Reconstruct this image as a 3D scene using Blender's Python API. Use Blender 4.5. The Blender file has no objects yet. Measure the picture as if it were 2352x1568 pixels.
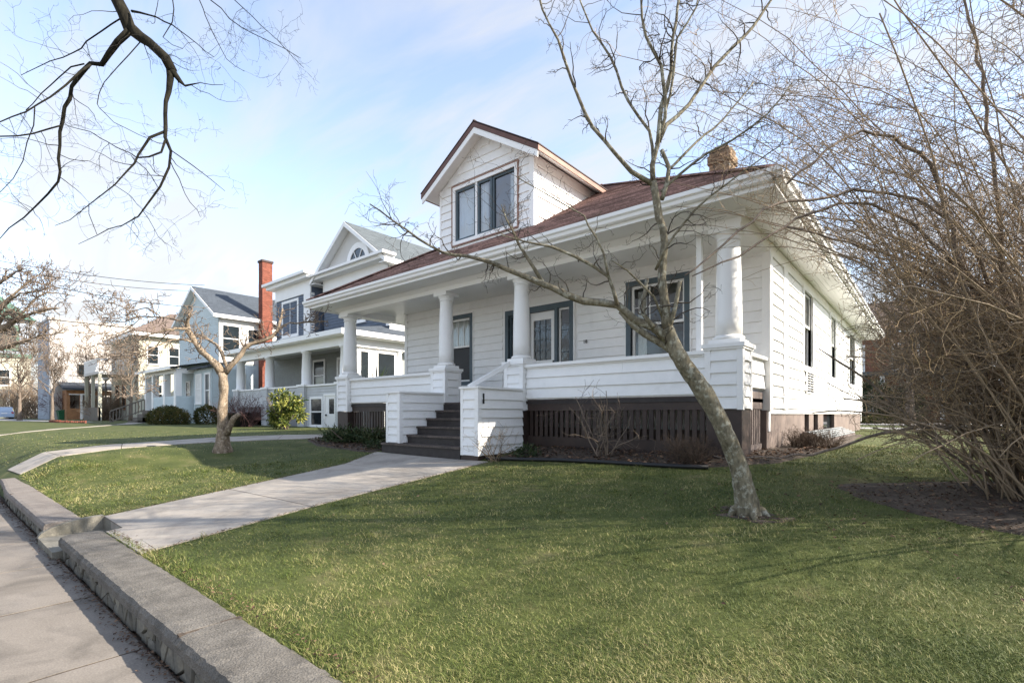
import bpy, math, random
import numpy as np
from mathutils import Vector, Matrix
from math import radians, sin, cos, pi

# ------------------------------------------------------------------ camera, sky, sun, exposure
scene = bpy.context.scene
C = scene.collection
YAW = radians(40)
cam_d = bpy.data.cameras.new("camera")
cam_d.sensor_width = 36.0
cam_d.lens = 1149 / 2352 * 36.0
cam_d.shift_y = 166 / 2352
cam_d.clip_start = 0.05
cam_d.clip_end = 2000
cam = bpy.data.objects.new("camera", cam_d)
cam.location = (0, 0, 1.5)
cam.rotation_euler = (radians(90), 0, YAW)
C.objects.link(cam)
scene.camera = cam

SUN_AZ = radians(63)      # from +Y towards +X
SUN_EL = radians(31)
world = bpy.data.worlds.new("World")
scene.world = world
world.use_nodes = True
wn, wl = world.node_tree.nodes, world.node_tree.links
wn.clear()
w_out = wn.new("ShaderNodeOutputWorld")
w_bg = wn.new("ShaderNodeBackground")
w_bg.inputs["Strength"].default_value = 0.142
sky = wn.new("ShaderNodeTexSky")
sky.sky_type = 'NISHITA'
sky.sun_disc = False
sky.sun_elevation = SUN_EL
sky.sun_rotation = SUN_AZ
sky.air_density = 1.0
sky.dust_density = 0.6
sky.ozone_density = 2.5
# thin cirrus: streaky noise on a plane high above the place
w_tc = wn.new("ShaderNodeTexCoord")
w_sep = wn.new("ShaderNodeSeparateXYZ")
wl.new(w_tc.outputs["Generated"], w_sep.inputs[0])
w_add = wn.new("ShaderNodeMath"); w_add.operation = 'ADD'; w_add.inputs[1].default_value = 0.12
w_max = wn.new("ShaderNodeMath"); w_max.operation = 'MAXIMUM'; w_max.inputs[1].default_value = 0.0
wl.new(w_sep.outputs["Z"], w_max.inputs[0]); wl.new(w_max.outputs[0], w_add.inputs[0])
w_dx = wn.new("ShaderNodeMath"); w_dx.operation = 'DIVIDE'
w_dy = wn.new("ShaderNodeMath"); w_dy.operation = 'DIVIDE'
wl.new(w_sep.outputs["X"], w_dx.inputs[0]); wl.new(w_add.outputs[0], w_dx.inputs[1])
wl.new(w_sep.outputs["Y"], w_dy.inputs[0]); wl.new(w_add.outputs[0], w_dy.inputs[1])
w_cmb = wn.new("ShaderNodeCombineXYZ")
wl.new(w_dx.outputs[0], w_cmb.inputs[0]); wl.new(w_dy.outputs[0], w_cmb.inputs[1])
w_map = wn.new("ShaderNodeMapping")
w_map.inputs["Rotation"].default_value = (0, 0, radians(28))
w_map.inputs["Scale"].default_value = (0.55, 1.9, 1)
w_map.inputs["Location"].default_value = (0.7, 0.15, 0)
wl.new(w_cmb.outputs[0], w_map.inputs[0])
w_n = wn.new("ShaderNodeTexNoise")
w_n.inputs["Scale"].default_value = 1.5; w_n.inputs["Detail"].default_value = 9
w_n.inputs["Roughness"].default_value = 0.56; w_n.inputs["Distortion"].default_value = 0.7
wl.new(w_map.outputs[0], w_n.inputs["Vector"])
w_r = wn.new("ShaderNodeValToRGB")
w_r.color_ramp.elements[0].position = 0.40; w_r.color_ramp.elements[0].color = (0.07, 0.07, 0.07, 1)
w_r.color_ramp.elements[1].position = 0.62; w_r.color_ramp.elements[1].color = (0.80, 0.80, 0.80, 1)
wl.new(w_n.outputs[0], w_r.inputs[0])
w_mix = wn.new("ShaderNodeMix"); w_mix.data_type = 'RGBA'
# a thin layer looks thicker towards the horizon, where one looks through more of it
w_inv = wn.new("ShaderNodeMath"); w_inv.operation = 'SUBTRACT'; w_inv.inputs[0].default_value = 1.0
wl.new(w_r.outputs[0], w_inv.inputs[1])
w_am = wn.new("ShaderNodeMath"); w_am.operation = 'DIVIDE'; w_am.inputs[0].default_value = 0.5
wl.new(w_add.outputs[0], w_am.inputs[1])
w_pow = wn.new("ShaderNodeMath"); w_pow.operation = 'POWER'
wl.new(w_inv.outputs[0], w_pow.inputs[0]); wl.new(w_am.outputs[0], w_pow.inputs[1])
w_k = wn.new("ShaderNodeMath"); w_k.operation = 'SUBTRACT'; w_k.inputs[0].default_value = 1.0
wl.new(w_pow.outputs[0], w_k.inputs[1])
wl.new(w_k.outputs[0], w_mix.inputs[0])
w_hs = wn.new("ShaderNodeHueSaturation"); w_hs.inputs["Saturation"].default_value = 0.80   # hazy early spring air
wl.new(sky.outputs[0], w_hs.inputs["Color"]); wl.new(w_hs.outputs[0], w_mix.inputs[6])
w_mix.inputs[7].default_value = (2.12, 2.13, 2.18, 1)
wl.new(w_mix.outputs[2], w_bg.inputs["Color"])
wl.new(w_bg.outputs[0], w_out.inputs[0])

sun_d = bpy.data.lights.new("sun", 'SUN')
sun_d.energy = 3.9
sun_d.angle = radians(0.53)
sun_d.color = (1.0, 0.91, 0.78)
sun = bpy.data.objects.new("sun", sun_d)
sdir = Vector((sin(SUN_AZ) * cos(SUN_EL), cos(SUN_AZ) * cos(SUN_EL), sin(SUN_EL)))
sun.rotation_euler = sdir.to_track_quat('Z', 'Y').to_euler()
sun.location = (20, 10, 20)
C.objects.link(sun)

scene.view_settings.view_transform = 'Standard'
scene.view_settings.look = 'None'
scene.view_settings.exposure = 1.58
scene.view_settings.gamma = 1.0
scene.view_settings.use_curve_mapping = False
scene.cycles.max_bounces = 5
scene.cycles.transparent_max_bounces = 6
scene.cycles.caustics_reflective = False
scene.cycles.caustics_refractive = False

rng = random.Random(11)

# ------------------------------------------------------------------ measuring helpers
# a picture position (2352 x 1568 print of the photo) and one known plane give a real point
F, CX, HY, EYE = 1149.0, 1176.0, 950.0, 1.5
VX, VY, RX, RY = -sin(YAW), cos(YAW), cos(YAW), sin(YAW)
def ray(px, py):
    a = (px - CX) / F
    return Vector((VX + a * RX, VY + a * RY, (HY - py) / F))
def aD(px, py, d): return Vector((0, 0, EYE)) + ray(px, py) * d
def aY(px, py, y):
    r = ray(px, py); return Vector((0, 0, EYE)) + r * (y / r.y)
def aX(px, py, x):
    r = ray(px, py); return Vector((0, 0, EYE)) + r * (x / r.x)

def smooth(t): t = max(0.0, min(1.0, t)); return t * t * (3 - 2 * t)
def interp(t, xs, ys):
    if t <= xs[0]: return ys[0]
    for i in range(1, len(xs)):
        if t <= xs[i]:
            k = (t - xs[i - 1]) / (xs[i] - xs[i - 1]); return ys[i - 1] + k * (ys[i] - ys[i - 1])
    return ys[-1]
G1 = ([1.02, 1.1, 1.33, 6.3, 7.6, 9.0], [-0.08, 0.10, 0.20, 0.69, 0.84, 0.87])
G2 = ([1.02, 1.1, 1.35, 1.9, 3.0, 5.4, 7.6, 9.0], [-0.08, 0.1, 0.28, 0.60, 0.71, 0.78, 0.83, 0.86])
def gz(x, y):
    k = smooth((-11.0 - x) / 2.6)
    z = interp(y, *G1) * (1 - k) + interp(y, *G2) * k
    if y > 1.6:
        z += 0.018 * sin(x * 0.9 + 1.3) * sin(y * 0.8) * min(1, (y - 1.6) * 0.5)
    return z

# ------------------------------------------------------------------ mesh helpers
class MB:
    def __init__(s): s.v = []; s.f = []
    def add(s, vs, fs):
        n = len(s.v); s.v.extend([tuple(p) for p in vs]); s.f.extend([tuple(i + n for i in f) for f in fs]); return s
    def box(s, x0, x1, y0, y1, z0, z1):
        return s.add([(x0,y0,z0),(x1,y0,z0),(x1,y1,z0),(x0,y1,z0),(x0,y0,z1),(x1,y0,z1),(x1,y1,z1),(x0,y1,z1)],
                     [(0,3,2,1),(4,5,6,7),(0,1,5,4),(1,2,6,5),(2,3,7,6),(3,0,4,7)])
    def prism(s, poly, off):
        n = len(poly); off = Vector(off); a = [Vector(p) for p in poly]; b = [p + off for p in a]
        fs = [tuple(range(n - 1, -1, -1)), tuple(range(n, 2 * n))]
        fs += [(i, (i + 1) % n, n + (i + 1) % n, n + i) for i in range(n)]
        return s.add(a + b, fs)
    def bar(s, a, b, w, h, up=(0, 0, 1)):
        a, b = Vector(a), Vector(b); t = (b - a).normalized(); u = Vector(up)
        r = t.cross(u).normalized(); u = r.cross(t).normalized()
        q = [a - r*w/2 - u*h/2, a + r*w/2 - u*h/2, a + r*w/2 + u*h/2, a - r*w/2 + u*h/2]
        return s.prism(q, b - a)
    def tube(s, pts, rads, n=6, cap=True):
        base = len(s.v); m = len(pts); u = None
        for i in range(m):
            p = pts[i]
            t = (pts[min(i + 1, m - 1)] - pts[max(i - 1, 0)])
            if t.length < 1e-9: t = Vector((0, 0, 1))
            t.normalize()
            if u is None:
                ref = Vector((0, 0, 1)) if abs(t.z) < 0.9 else Vector((1, 0, 0))
                u = t.cross(ref).normalized()
            else:
                u = u - t * u.dot(t)
                if u.length < 1e-6: u = t.cross(Vector((0.3, 0.8, 0.5)))
                u.normalize()
            w = t.cross(u); r = rads[i]
            for k in range(n):
                an = 2 * pi * k / n; c_, s_ = cos(an) * r, sin(an) * r
                s.v.append((p.x + u.x*c_ + w.x*s_, p.y + u.y*c_ + w.y*s_, p.z + u.z*c_ + w.z*s_))
        for i in range(m - 1):
            o = base + i * n
            for k in range(n):
                k2 = (k + 1) % n
                s.f.append((o + k, o + k2, o + n + k2, o + n + k))
        if cap:
            s.f.append(tuple(base + k for k in range(n - 1, -1, -1)))
            o = base + (m - 1) * n
            s.f.append(tuple(o + k for k in range(n)))
        return s
    def lathe(s, cx, cy, prof, n=24):
        b = len(s.v)
        for r, z in prof:
            for k in range(n):
                a = 2 * pi * k / n; s.v.append((cx + r * cos(a), cy + r * sin(a), z))
        for i in range(len(prof) - 1):
            for k in range(n):
                k2 = (k + 1) % n
                s.f.append((b + i*n + k, b + i*n + k2, b + (i+1)*n + k2, b + (i+1)*n + k))
        s.f.append(tuple(b + k for k in range(n - 1, -1, -1)))
        o = b + (len(prof) - 1) * n
        s.f.append(tuple(o + k for k in range(n)))
        return s
    def mesh(s, name, smooth_=False):
        me = bpy.data.meshes.new(name)
        me.from_pydata(s.v, [], s.f); me.update()
        if smooth_:
            me.polygons.foreach_set("use_smooth", [True] * len(me.polygons))
        return me

def tag(o, label=None, cat=None, group=None, kind=None):
    if label: o["label"] = label
    if cat: o["category"] = cat
    if group: o["group"] = group
    if kind: o["kind"] = kind
    return o
def link(name, me, mt=None, parent=None, **kw):
    o = bpy.data.objects.new(name, me); C.objects.link(o)
    if mt is not None and me is not None and len(me.materials) == 0: me.materials.append(mt)
    if parent is not None:
        o.parent = parent
        if parent.parent is None: o.matrix_parent_inverse = Matrix.Translation(-parent.location)
    return tag(o, **kw)
def obj(name, mb, mt, parent=None, smooth_=False, **kw):
    return link(name, mb.mesh(name, smooth_), mt, parent, **kw)
def empty(name, loc, **kw):
    o = bpy.data.objects.new(name, None); o.location = loc; o.empty_display_size = 0.2
    C.objects.link(o); return tag(o, **kw)
def struct(name, mb, mt, **kw): return obj(name, mb, mt, kind="structure", **kw)

# ------------------------------------------------------------------ materials
def mat(name, col, rough=0.6, var=0.12, scale=3.0, col2=None, bump=0.0, bscale=40.0, spec=0.4, metal=0.0,
        island=0.0, stretch=None, fine=None, stain=None):
    """principled surface with a noise-mottled colour, optional fine speckle, bump and per-piece variation"""
    m = bpy.data.materials.new(name); m.use_nodes = True
    n, l = m.node_tree.nodes, m.node_tree.links
    b = n["Principled BSDF"]
    b.inputs["Roughness"].default_value = rough
    b.inputs["Specular IOR Level"].default_value = spec
    b.inputs["Metallic"].default_value = metal
    tc = n.new("ShaderNodeNewGeometry")
    vec = tc.outputs["Position"]
    if stretch:
        mp = n.new("ShaderNodeMapping"); mp.inputs["Scale"].default_value = stretch
        l.new(vec, mp.inputs[0]); vec = mp.outputs[0]
    nz = n.new("ShaderNodeTexNoise"); nz.inputs["Scale"].default_value = scale
    nz.inputs["Detail"].default_value = 6; nz.inputs["Roughness"].default_value = 0.6
    l.new(vec, nz.inputs["Vector"])
    rp = n.new("ShaderNodeValToRGB")
    rp.color_ramp.elements[0].position = 0.3; rp.color_ramp.elements[1].position = 0.7
    c2 = col2 if col2 else tuple(min(1, c * (1 + var)) for c in col)
    c1 = col if col2 else tuple(c * (1 - var) for c in col)
    rp.color_ramp.elements[0].color = (*c1, 1); rp.color_ramp.elements[1].color = (*c2, 1)
    l.new(nz.outputs[0], rp.inputs[0])
    out = rp.outputs[0]
    if fine:
        fs, fa = fine
        nf = n.new("ShaderNodeTexNoise"); nf.inputs["Scale"].default_value = fs; nf.inputs["Detail"].default_value = 3
        l.new(vec, nf.inputs["Vector"])
        mr = n.new("ShaderNodeMapRange"); mr.inputs[1].default_value = 0.3; mr.inputs[2].default_value = 0.7
        mr.inputs[3].default_value = 1 - fa; mr.inputs[4].default_value = 1 + fa
        l.new(nf.outputs[0], mr.inputs[0])
        mm = n.new("ShaderNodeVectorMath"); mm.operation = 'SCALE'
        l.new(out, mm.inputs[0]); l.new(mr.outputs[0], mm.inputs["Scale"]); out = mm.outputs[0]
    if stain:
        ss, lo, hi, mult = stain
        ns = n.new("ShaderNodeTexNoise"); ns.inputs["Scale"].default_value = ss; ns.inputs["Detail"].default_value = 8
        ns.inputs["Roughness"].default_value = 0.65; ns.inputs["Distortion"].default_value = 0.6
        l.new(vec, ns.inputs["Vector"])
        mr = n.new("ShaderNodeMapRange"); mr.inputs[1].default_value = lo; mr.inputs[2].default_value = hi
        mr.inputs[3].default_value = 1.0; mr.inputs[4].default_value = mult
        l.new(ns.outputs[0], mr.inputs[0])
        mm = n.new("ShaderNodeVectorMath"); mm.operation = 'SCALE'
        l.new(out, mm.inputs[0]); l.new(mr.outputs[0], mm.inputs["Scale"]); out = mm.outputs[0]
    if island:
        mr = n.new("ShaderNodeMapRange"); mr.inputs[3].default_value = 1 - island; mr.inputs[4].default_value = 1 + island
        oi = n.new("ShaderNodeObjectInfo")
        ad = n.new("ShaderNodeMath"); ad.operation = 'ADD'
        l.new(tc.outputs["Random Per Island"], ad.inputs[0]); l.new(oi.outputs["Random"], ad.inputs[1])
        fr = n.new("ShaderNodeMath"); fr.operation = 'FRACT'; l.new(ad.outputs[0], fr.inputs[0])
        l.new(fr.outputs[0], mr.inputs[0])
        mm = n.new("ShaderNodeVectorMath"); mm.operation = 'SCALE'
        l.new(out, mm.inputs[0]); l.new(mr.outputs[0], mm.inputs["Scale"]); out = mm.outputs[0]
    l.new(out, b.inputs["Base Color"])
    if bump:
        nb = n.new("ShaderNodeTexNoise"); nb.inputs["Scale"].default_value = bscale; nb.inputs["Detail"].default_value = 5
        l.new(vec, nb.inputs["Vector"])
        bp = n.new("ShaderNodeBump"); bp.inputs["Strength"].default_value = bump; bp.inputs["Distance"].default_value = 0.01
        l.new(nb.outputs[0], bp.inputs["Height"]); l.new(bp.outputs[0], b.inputs["Normal"])
    return m
def glass_mat(name, tint=(0.8, 0.84, 0.84), refl=0.07):
    m = bpy.data.materials.new(name); m.use_nodes = True
    n, l = m.node_tree.nodes, m.node_tree.links; n.clear()
    o = n.new("ShaderNodeOutputMaterial"); mx = n.new("ShaderNodeMixShader")
    lw = n.new("ShaderNodeLayerWeight"); lw.inputs[0].default_value = 0.5      # same from inside and outside
    pw = n.new("ShaderNodeMath"); pw.operation = 'POWER'; pw.inputs[1].default_value = 3.0
    ma = n.new("ShaderNodeMath"); ma.operation = 'MULTIPLY_ADD'; ma.inputs[1].default_value = 0.75; ma.inputs[2].default_value = refl
    l.new(lw.outputs["Facing"], pw.inputs[0]); l.new(pw.outputs[0], ma.inputs[0])
    t = n.new("ShaderNodeBsdfTransparent"); t.inputs[0].default_value = (*tint, 1)
    g = n.new("ShaderNodeBsdfGlossy"); g.inputs["Roughness"].default_value = 0.02
    l.new(ma.outputs[0], mx.inputs[0]); l.new(t.outputs[0], mx.inputs[1]); l.new(g.outputs[0], mx.inputs[2])
    nz = n.new("ShaderNodeTexNoise"); nz.inputs["Scale"].default_value = 2.5                     # slightly wavy old glass
    bp = n.new("ShaderNodeBump"); bp.inputs["Strength"].default_value = 0.12; bp.inputs["Distance"].default_value = 0.02
    l.new(nz.outputs[0], bp.inputs["Height"]); l.new(bp.outputs[0], g.inputs["Normal"])
    l.new(mx.outputs[0], o.inputs[0]); return m
def leaf_mat(name, c1, c2, c3=None, rough=0.55, nscale=0.6, trans=0.0, pscale=(1.0, 0.5)):
    """foliage / blades: colour varies per leaf and in broad patches"""
    m = bpy.data.materials.new(name); m.use_nodes = True
    n, l = m.node_tree.nodes, m.node_tree.links
    b = n["Principled BSDF"]; b.inputs["Roughness"].default_value = rough
    b.inputs["Specular IOR Level"].default_value = 0.25
    g = n.new("ShaderNodeNewGeometry")
    rp = n.new("ShaderNodeValToRGB"); e = rp.color_ramp.elements
    e[0].position = 0.0; e[0].color = (*c1, 1); e[1].position = 0.62; e[1].color = (*c2, 1)
    if c3: x = e.new(1.0); x.color = (*c3, 1)
    nz = n.new("ShaderNodeTexNoise"); nz.inputs["Scale"].default_value = nscale; nz.inputs["Detail"].default_value = 4
    l.new(g.outputs["Position"], nz.inputs["Vector"])
    a = n.new("ShaderNodeMath"); a.operation = 'MULTIPLY_ADD'; a.inputs[1].default_value = pscale[0]
    ma = n.new("ShaderNodeMath"); ma.operation = 'MULTIPLY_ADD'; ma.inputs[1].default_value = pscale[1] * 3
    ma.inputs[2].default_value = -pscale[1] * 1.5 + (1 - pscale[0]) * 0.45
    l.new(nz.outputs[0], ma.inputs[0]); l.new(g.outputs["Random Per Island"], a.inputs[0]); l.new(ma.outputs[0], a.inputs[2])
    l.new(a.outputs[0], rp.inputs[0]); l.new(rp.outputs[0], b.inputs["Base Color"])
    if trans:
        tr = n.new("ShaderNodeBsdfTranslucent"); mx = n.new("ShaderNodeMixShader"); mx.inputs[0].default_value = trans
        l.new(rp.outputs[0], tr.inputs[0]); l.new(b.outputs[0], mx.inputs[1]); l.new(tr.outputs[0], mx.inputs[2])
        l.new(mx.outputs[0], n["Material Output"].inputs[0])
    return m
def course_mat(name, col, course, tab, dark=0.55, var=0.25, rough=0.85, plane='roof'):
    """brick / shingle pattern for surfaces too far away to tell the pieces apart"""
    m = bpy.data.materials.new(name); m.use_nodes = True
    n, l = m.node_tree.nodes, m.node_tree.links
    b = n["Principled BSDF"]; b.inputs["Roughness"].default_value = rough; b.inputs["Specular IOR Level"].default_value = 0.2
    g = n.new("ShaderNodeNewGeometry"); s = n.new("ShaderNodeSeparateXYZ"); l.new(g.outputs["Position"], s.inputs[0])
    ad = n.new("ShaderNodeMath"); ad.operation = 'ADD'
    l.new(s.outputs[0], ad.inputs[0]); l.new(s.outputs[1], ad.inputs[1])
    c = n.new("ShaderNodeCombineXYZ"); l.new(ad.outputs[0], c.inputs[0]); l.new(s.outputs[2], c.inputs[1])
    bk = n.new("ShaderNodeTexBrick"); bk.inputs["Scale"].default_value = 1.0
    bk.inputs["Brick Width"].default_value = tab; bk.inputs["Row Height"].default_value = course
    bk.inputs["Mortar Size"].default_value = course * 0.07; bk.inputs["Bias"].default_value = 0.0
    bk.inputs["Color1"].default_value = (*[x * (1 - var) for x in col], 1)
    bk.inputs["Color2"].default_value = (*[min(1, x * (1 + var)) for x in col], 1)
    bk.inputs["Mortar"].default_value = (*[x * dark for x in col], 1)
    l.new(c.outputs[0], bk.inputs["Vector"])
    nz = n.new("ShaderNodeTexNoise"); nz.inputs["Scale"].default_value = 30; nz.inputs["Detail"].default_value = 3
    l.new(g.outputs["Position"], nz.inputs["Vector"])
    mr = n.new("ShaderNodeMapRange"); mr.inputs[1].default_value = 0.25; mr.inputs[2].default_value = 0.75
    mr.inputs[3].default_value = 0.65; mr.inputs[4].default_value = 1.35; l.new(nz.outputs[0], mr.inputs[0])
    mm = n.new("ShaderNodeVectorMath"); mm.operation = 'SCALE'
    l.new(bk.outputs[0], mm.inputs[0]); l.new(mr.outputs[0], mm.inputs["Scale"])
    l.new(mm.outputs[0], b.inputs["Base Color"]); return m

M = {}
M['white'] = mat('white_paint', (0.83, 0.825, 0.81), 0.5, col2=(0.88, 0.875, 0.86), scale=1.3, bump=0.06, bscale=60, island=0.03, fine=(9, 0.02), stain=(2.2, .55, .8, .88))
M['trim'] = mat('white_trim', (0.84, 0.835, 0.82), 0.42, col2=(0.88, 0.875, 0.86), scale=2.0, bump=0.03, bscale=70, stain=(3.0, .58, .85, .9))
M['slate'] = mat('slate_blue_paint', (0.075, 0.105, 0.125), 0.5, var=0.15)
M['brown'] = mat('dark_brown_paint', (0.03, 0.02, 0.017), 0.55, col2=(0.056, 0.036, 0.028), scale=5, island=0.15)
M['stepbrown'] = mat('step_paint', (0.024, 0.019, 0.018), 0.6, col2=(0.042, 0.034, 0.032), scale=8, fine=(60, 0.2))
M['tread'] = mat('worn_tread', (0.035, 0.028, 0.026), 0.6, col2=(0.12, 0.092, 0.078), scale=5, fine=(40, 0.3))
M['foundation'] = mat('brown_masonry', (0.15, 0.118, 0.102), 0.85, col2=(0.23, 0.18, 0.155), scale=3, bump=0.3, bscale=30)
M['weathered'] = mat('weathered_wood', (0.10, 0.08, 0.072), 0.8, col2=(0.2, 0.16, 0.145), scale=6, stretch=(4, 4, 0.6))
M['shingle'] = course_mat('red_brown_shingle', (0.25, 0.155, 0.13), 0.07, 0.3, var=0.4)
M['roofedge'] = mat('roof_edge_brown', (0.05, 0.028, 0.024), 0.7, var=0.2)
M['copper'] = mat('brown_fascia', (0.24, 0.13, 0.095), 0.55, col2=(0.34, 0.2, 0.15), scale=4)
M['barge'] = mat('dark_red_fascia', (0.12, 0.055, 0.04), 0.55, var=0.2)
M['glass'] = glass_mat('window_glass')
M['dormerglass'] = glass_mat('double_glazing', (0.78, 0.84, 0.88), 0.2)
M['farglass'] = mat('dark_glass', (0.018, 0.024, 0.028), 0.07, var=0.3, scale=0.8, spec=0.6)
M['skyglass'] = mat('blue_glass', (0.07, 0.13, 0.17), 0.06, var=0.5, scale=1.2, spec=0.8)
M['curtain'] = mat('curtain_cloth', (0.78, 0.77, 0.74), 0.9, var=0.08)
M['room'] = mat('room_inside', (0.05, 0.047, 0.042), 0.9, var=0.1)
M['screen'] = mat('insect_screen', (0.02, 0.021, 0.023), 0.5, var=0.2)
M['black'] = mat('black_metal', (0.012, 0.012, 0.013), 0.45, var=0.1)
M['tanbrick'] = mat('tan_brick', (0.17, 0.115, 0.07), 0.9, col2=(0.29, 0.205, 0.13), scale=9, island=0.3, bump=0.3)
M['mortar'] = mat('mortar', (0.2, 0.185, 0.165), 0.95, var=0.15, scale=8)
M['concrete'] = mat('path_concrete', (0.33, 0.29, 0.247), 0.9, col2=(0.40, 0.36, 0.312), scale=1.2, bump=0.15, bscale=120, fine=(70, 0.07), stain=(1.7, .45, .68, .66))
M['walk'] = mat('sidewalk_concrete', (0.175, 0.152, 0.127), 0.9, col2=(0.23, 0.203, 0.174), scale=1.1, bump=0.25, bscale=140, fine=(90, 0.16), stain=(2.4, .46, .7, .6))
M['coping'] = mat('coping_stone', (0.095, 0.086, 0.074), 0.95, col2=(0.175, 0.16, 0.139), scale=5, bump=0.9, bscale=85, fine=(110, 0.38), stain=(3.5, .5, .7, .62))
M['copingpink'] = mat('pinkish_coping', (0.16, 0.137, 0.12), 0.95, col2=(0.22, 0.195, 0.172), scale=4, bump=0.6, bscale=85, fine=(90, 0.18))
M['stone'] = mat('wall_stone', (0.11, 0.105, 0.092), 0.9, col2=(0.2, 0.178, 0.138), scale=7, bump=0.5, bscale=35, island=0.3, fine=(50, 0.15))
M['wallmortar'] = mat('wall_mortar', (0.15, 0.125, 0.085), 0.95, col2=(0.24, 0.18, 0.11), scale=9, bump=0.4)
M['mossy'] = mat('mossy_concrete', (0.15, 0.138, 0.108), 0.95, col2=(0.25, 0.232, 0.192), scale=6, bump=0.4, bscale=60, fine=(60, 0.15))
M['soil'] = mat('soil', (0.045, 0.034, 0.026), 0.95, col2=(0.1, 0.075, 0.055), scale=7, bump=0.9, bscale=30, fine=(60, 0.35))
M['edging'] = mat('black_edging', (0.014, 0.014, 0.015), 0.5, var=0.2)
M['asphalt'] = mat('pale_bounce_road', (0.28, 0.27, 0.255), 0.9, var=0.2, fine=(90, 0.3))  # road out of view, made pale to bounce light onto the house front
M['drive'] = mat('driveway_concrete', (0.36, 0.34, 0.33), 0.9, var=0.08, scale=0.5)
M['lawn'] = leaf_mat('lawn_ground', (0.044, 0.058, 0.014), (0.078, 0.09, 0.024), (0.14, 0.125, 0.055), 0.9, 2.4, pscale=(0.0, 0.7))
M['galv'] = mat('grey_metal', (0.30, 0.32, 0.33), 0.5, var=0.15, scale=4)

# ------------------------------------------------------------------ the ground
def steps(a, b, d): 
    n = max(1, int(round(abs(b - a) / d))); return [a + (b - a) * i / n for i in range(n)]
gx = [-600, -300, -160, -100, -70, -50] + steps(-40, -18, 2) + steps(-18, -7.96, 0.5) + [-7.96, -7.9, -6.98, -6.9] + steps(-6.5, 6, 0.5) + [6, 9, 14, 25, 60, 160, 400, 700]
gy = [1.02, 1.1, 1.2, 1.33, 1.52, 1.6] + steps(1.9, 9.5, 0.45) + [9.5, 12, 16, 22, 30, 45, 70, 120, 250, 500, 900]
mb = MB()
for y in gy:
    for x in gx:
        z = gz(x, y)
        if -8.0 < x < -6.85 and y < 1.55: z = -0.04       # the step cut into the wall
        mb.v.append((x, y, z))
nx = len(gx)
for j in range(len(gy) - 1):
    for i in range(nx - 1):
        mb.f.append((j*nx + i, j*nx + i + 1, (j+1)*nx + i + 1, (j+1)*nx + i))
lawn = struct('lawn', mb, M['lawn'], smooth_=True)

# street side: verge and road behind the photographer, sidewalk slabs in front of the wall
struct('street_verge', MB().add([(-600, -2.4, -0.05), (600, -2.4, -0.05), (600, 1.2, -0.05), (-600, 1.2, -0.05)], [(0, 1, 2, 3)]), M['soil'])
struct('road', MB().add([(-600, -600, -0.16), (600, -600, -0.16), (600, -2.5, -0.16), (-600, -2.5, -0.16)], [(0, 1, 2, 3)]), M['asphalt'])
struct('kerb', MB().box(-300, 300, -2.52, -2.36, -0.3, -0.02), M['drive'])
walk = MB().box(-60, 20, -0.95, 0.955, -0.3, -0.0035)
walk = struct('sidewalk', walk, M['soil'])
xs = [-3.87 - 1.42 * k for k in range(-5, 24)]
for i in range(len(xs) - 1):
    x1, x0 = xs[i] - 0.011, xs[i + 1] + 0.011
    dz = rng.uniform(-0.0015, 0.0025); t = rng.uniform(-0.004, 0.004)
    s = MB(); nseg = 10                                # slab with a slightly ragged joint edge
    lo = [(x0 + rng.uniform(-.004, .004), -0.93 + 1.875 * k / nseg) for k in range(nseg + 1)]
    hi = [(x1 + rng.uniform(-.004, .004), -0.93 + 1.875 * k / nseg) for k in range(nseg, -1, -1)]
    s.prism([(x, y, -0.06) for x, y in hi + lo][::-1], (0, 0, 0.06 + dz))
    obj('slab', s, M['walk'], walk)

# front walk to the stairs
def strip(name, pts, mt, thick=0.1, up=0.022, n=3, joints=0.016, cat=None):
    """pts: list of (left xy, right xy); each pair of neighbours makes one slab that follows the ground"""
    base = MB()
    for (l0, r0), (l1, r1) in zip(pts[:-1], pts[1:]):
        l0, r0, l1, r1 = [Vector(p) for p in (l0, r0, l1, r1)]; b0 = len(base.v)
        for i in range(9):
            for k in range(2 * n + 1):
                p = (l0.lerp(r0, .01 + .98 * k / (2 * n))).lerp(l1.lerp(r1, .01 + .98 * k / (2 * n)), i / 8)
                base.v.append((p.x, p.y, gz(p.x, p.y) + up - .004))
        w_ = 2 * n + 1
        base.f += [(b0 + i*w_ + k, b0 + i*w_ + k + 1, b0 + (i+1)*w_ + k + 1, b0 + (i+1)*w_ + k) for i in range(8) for k in range(2 * n)]
    root = struct(name, base, M['soil'])
    for (l0, r0), (l1, r1) in zip(pts[:-1], pts[1:]):
        l0, r0, l1, r1 = [Vector(p) for p in (l0, r0, l1, r1)]
        d = ((l1 - l0).normalized()) * joints * 0.5
        l0, r0, l1, r1 = l0 + d, r0 + d, l1 - d, r1 - d
        s = MB(); m = 8; n = 6
        for i in range(m + 1):
            for k in range(n + 1):
                p = (l0.lerp(r0, k / n)).lerp(l1.lerp(r1, k / n), i / m)
                s.v.append((p.x, p.y, gz(p.x, p.y) + up))
        for i in range(m):
            for k in range(n):
                a = i * (n + 1) + k; s.f.append((a, a + 1, a + n + 2, a + n + 1))
        rim = [k for k in range(n + 1)] + [i * (n + 1) + n for i in range(1, m + 1)] + [m * (n + 1) + k for k in range(n - 1, -1, -1)] + [i * (n + 1) for i in range(m - 1, 0, -1)]
        nb = len(s.v)
        for a in rim: s.v.append((s.v[a][0], s.v[a][1], s.v[a][2] - thick))
        for i in range(len(rim)):
            j = (i + 1) % len(rim); s.f.append((rim[j], rim[i], nb + i, nb + j))
        obj('slab', s, mt, root)
    return root
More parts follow.
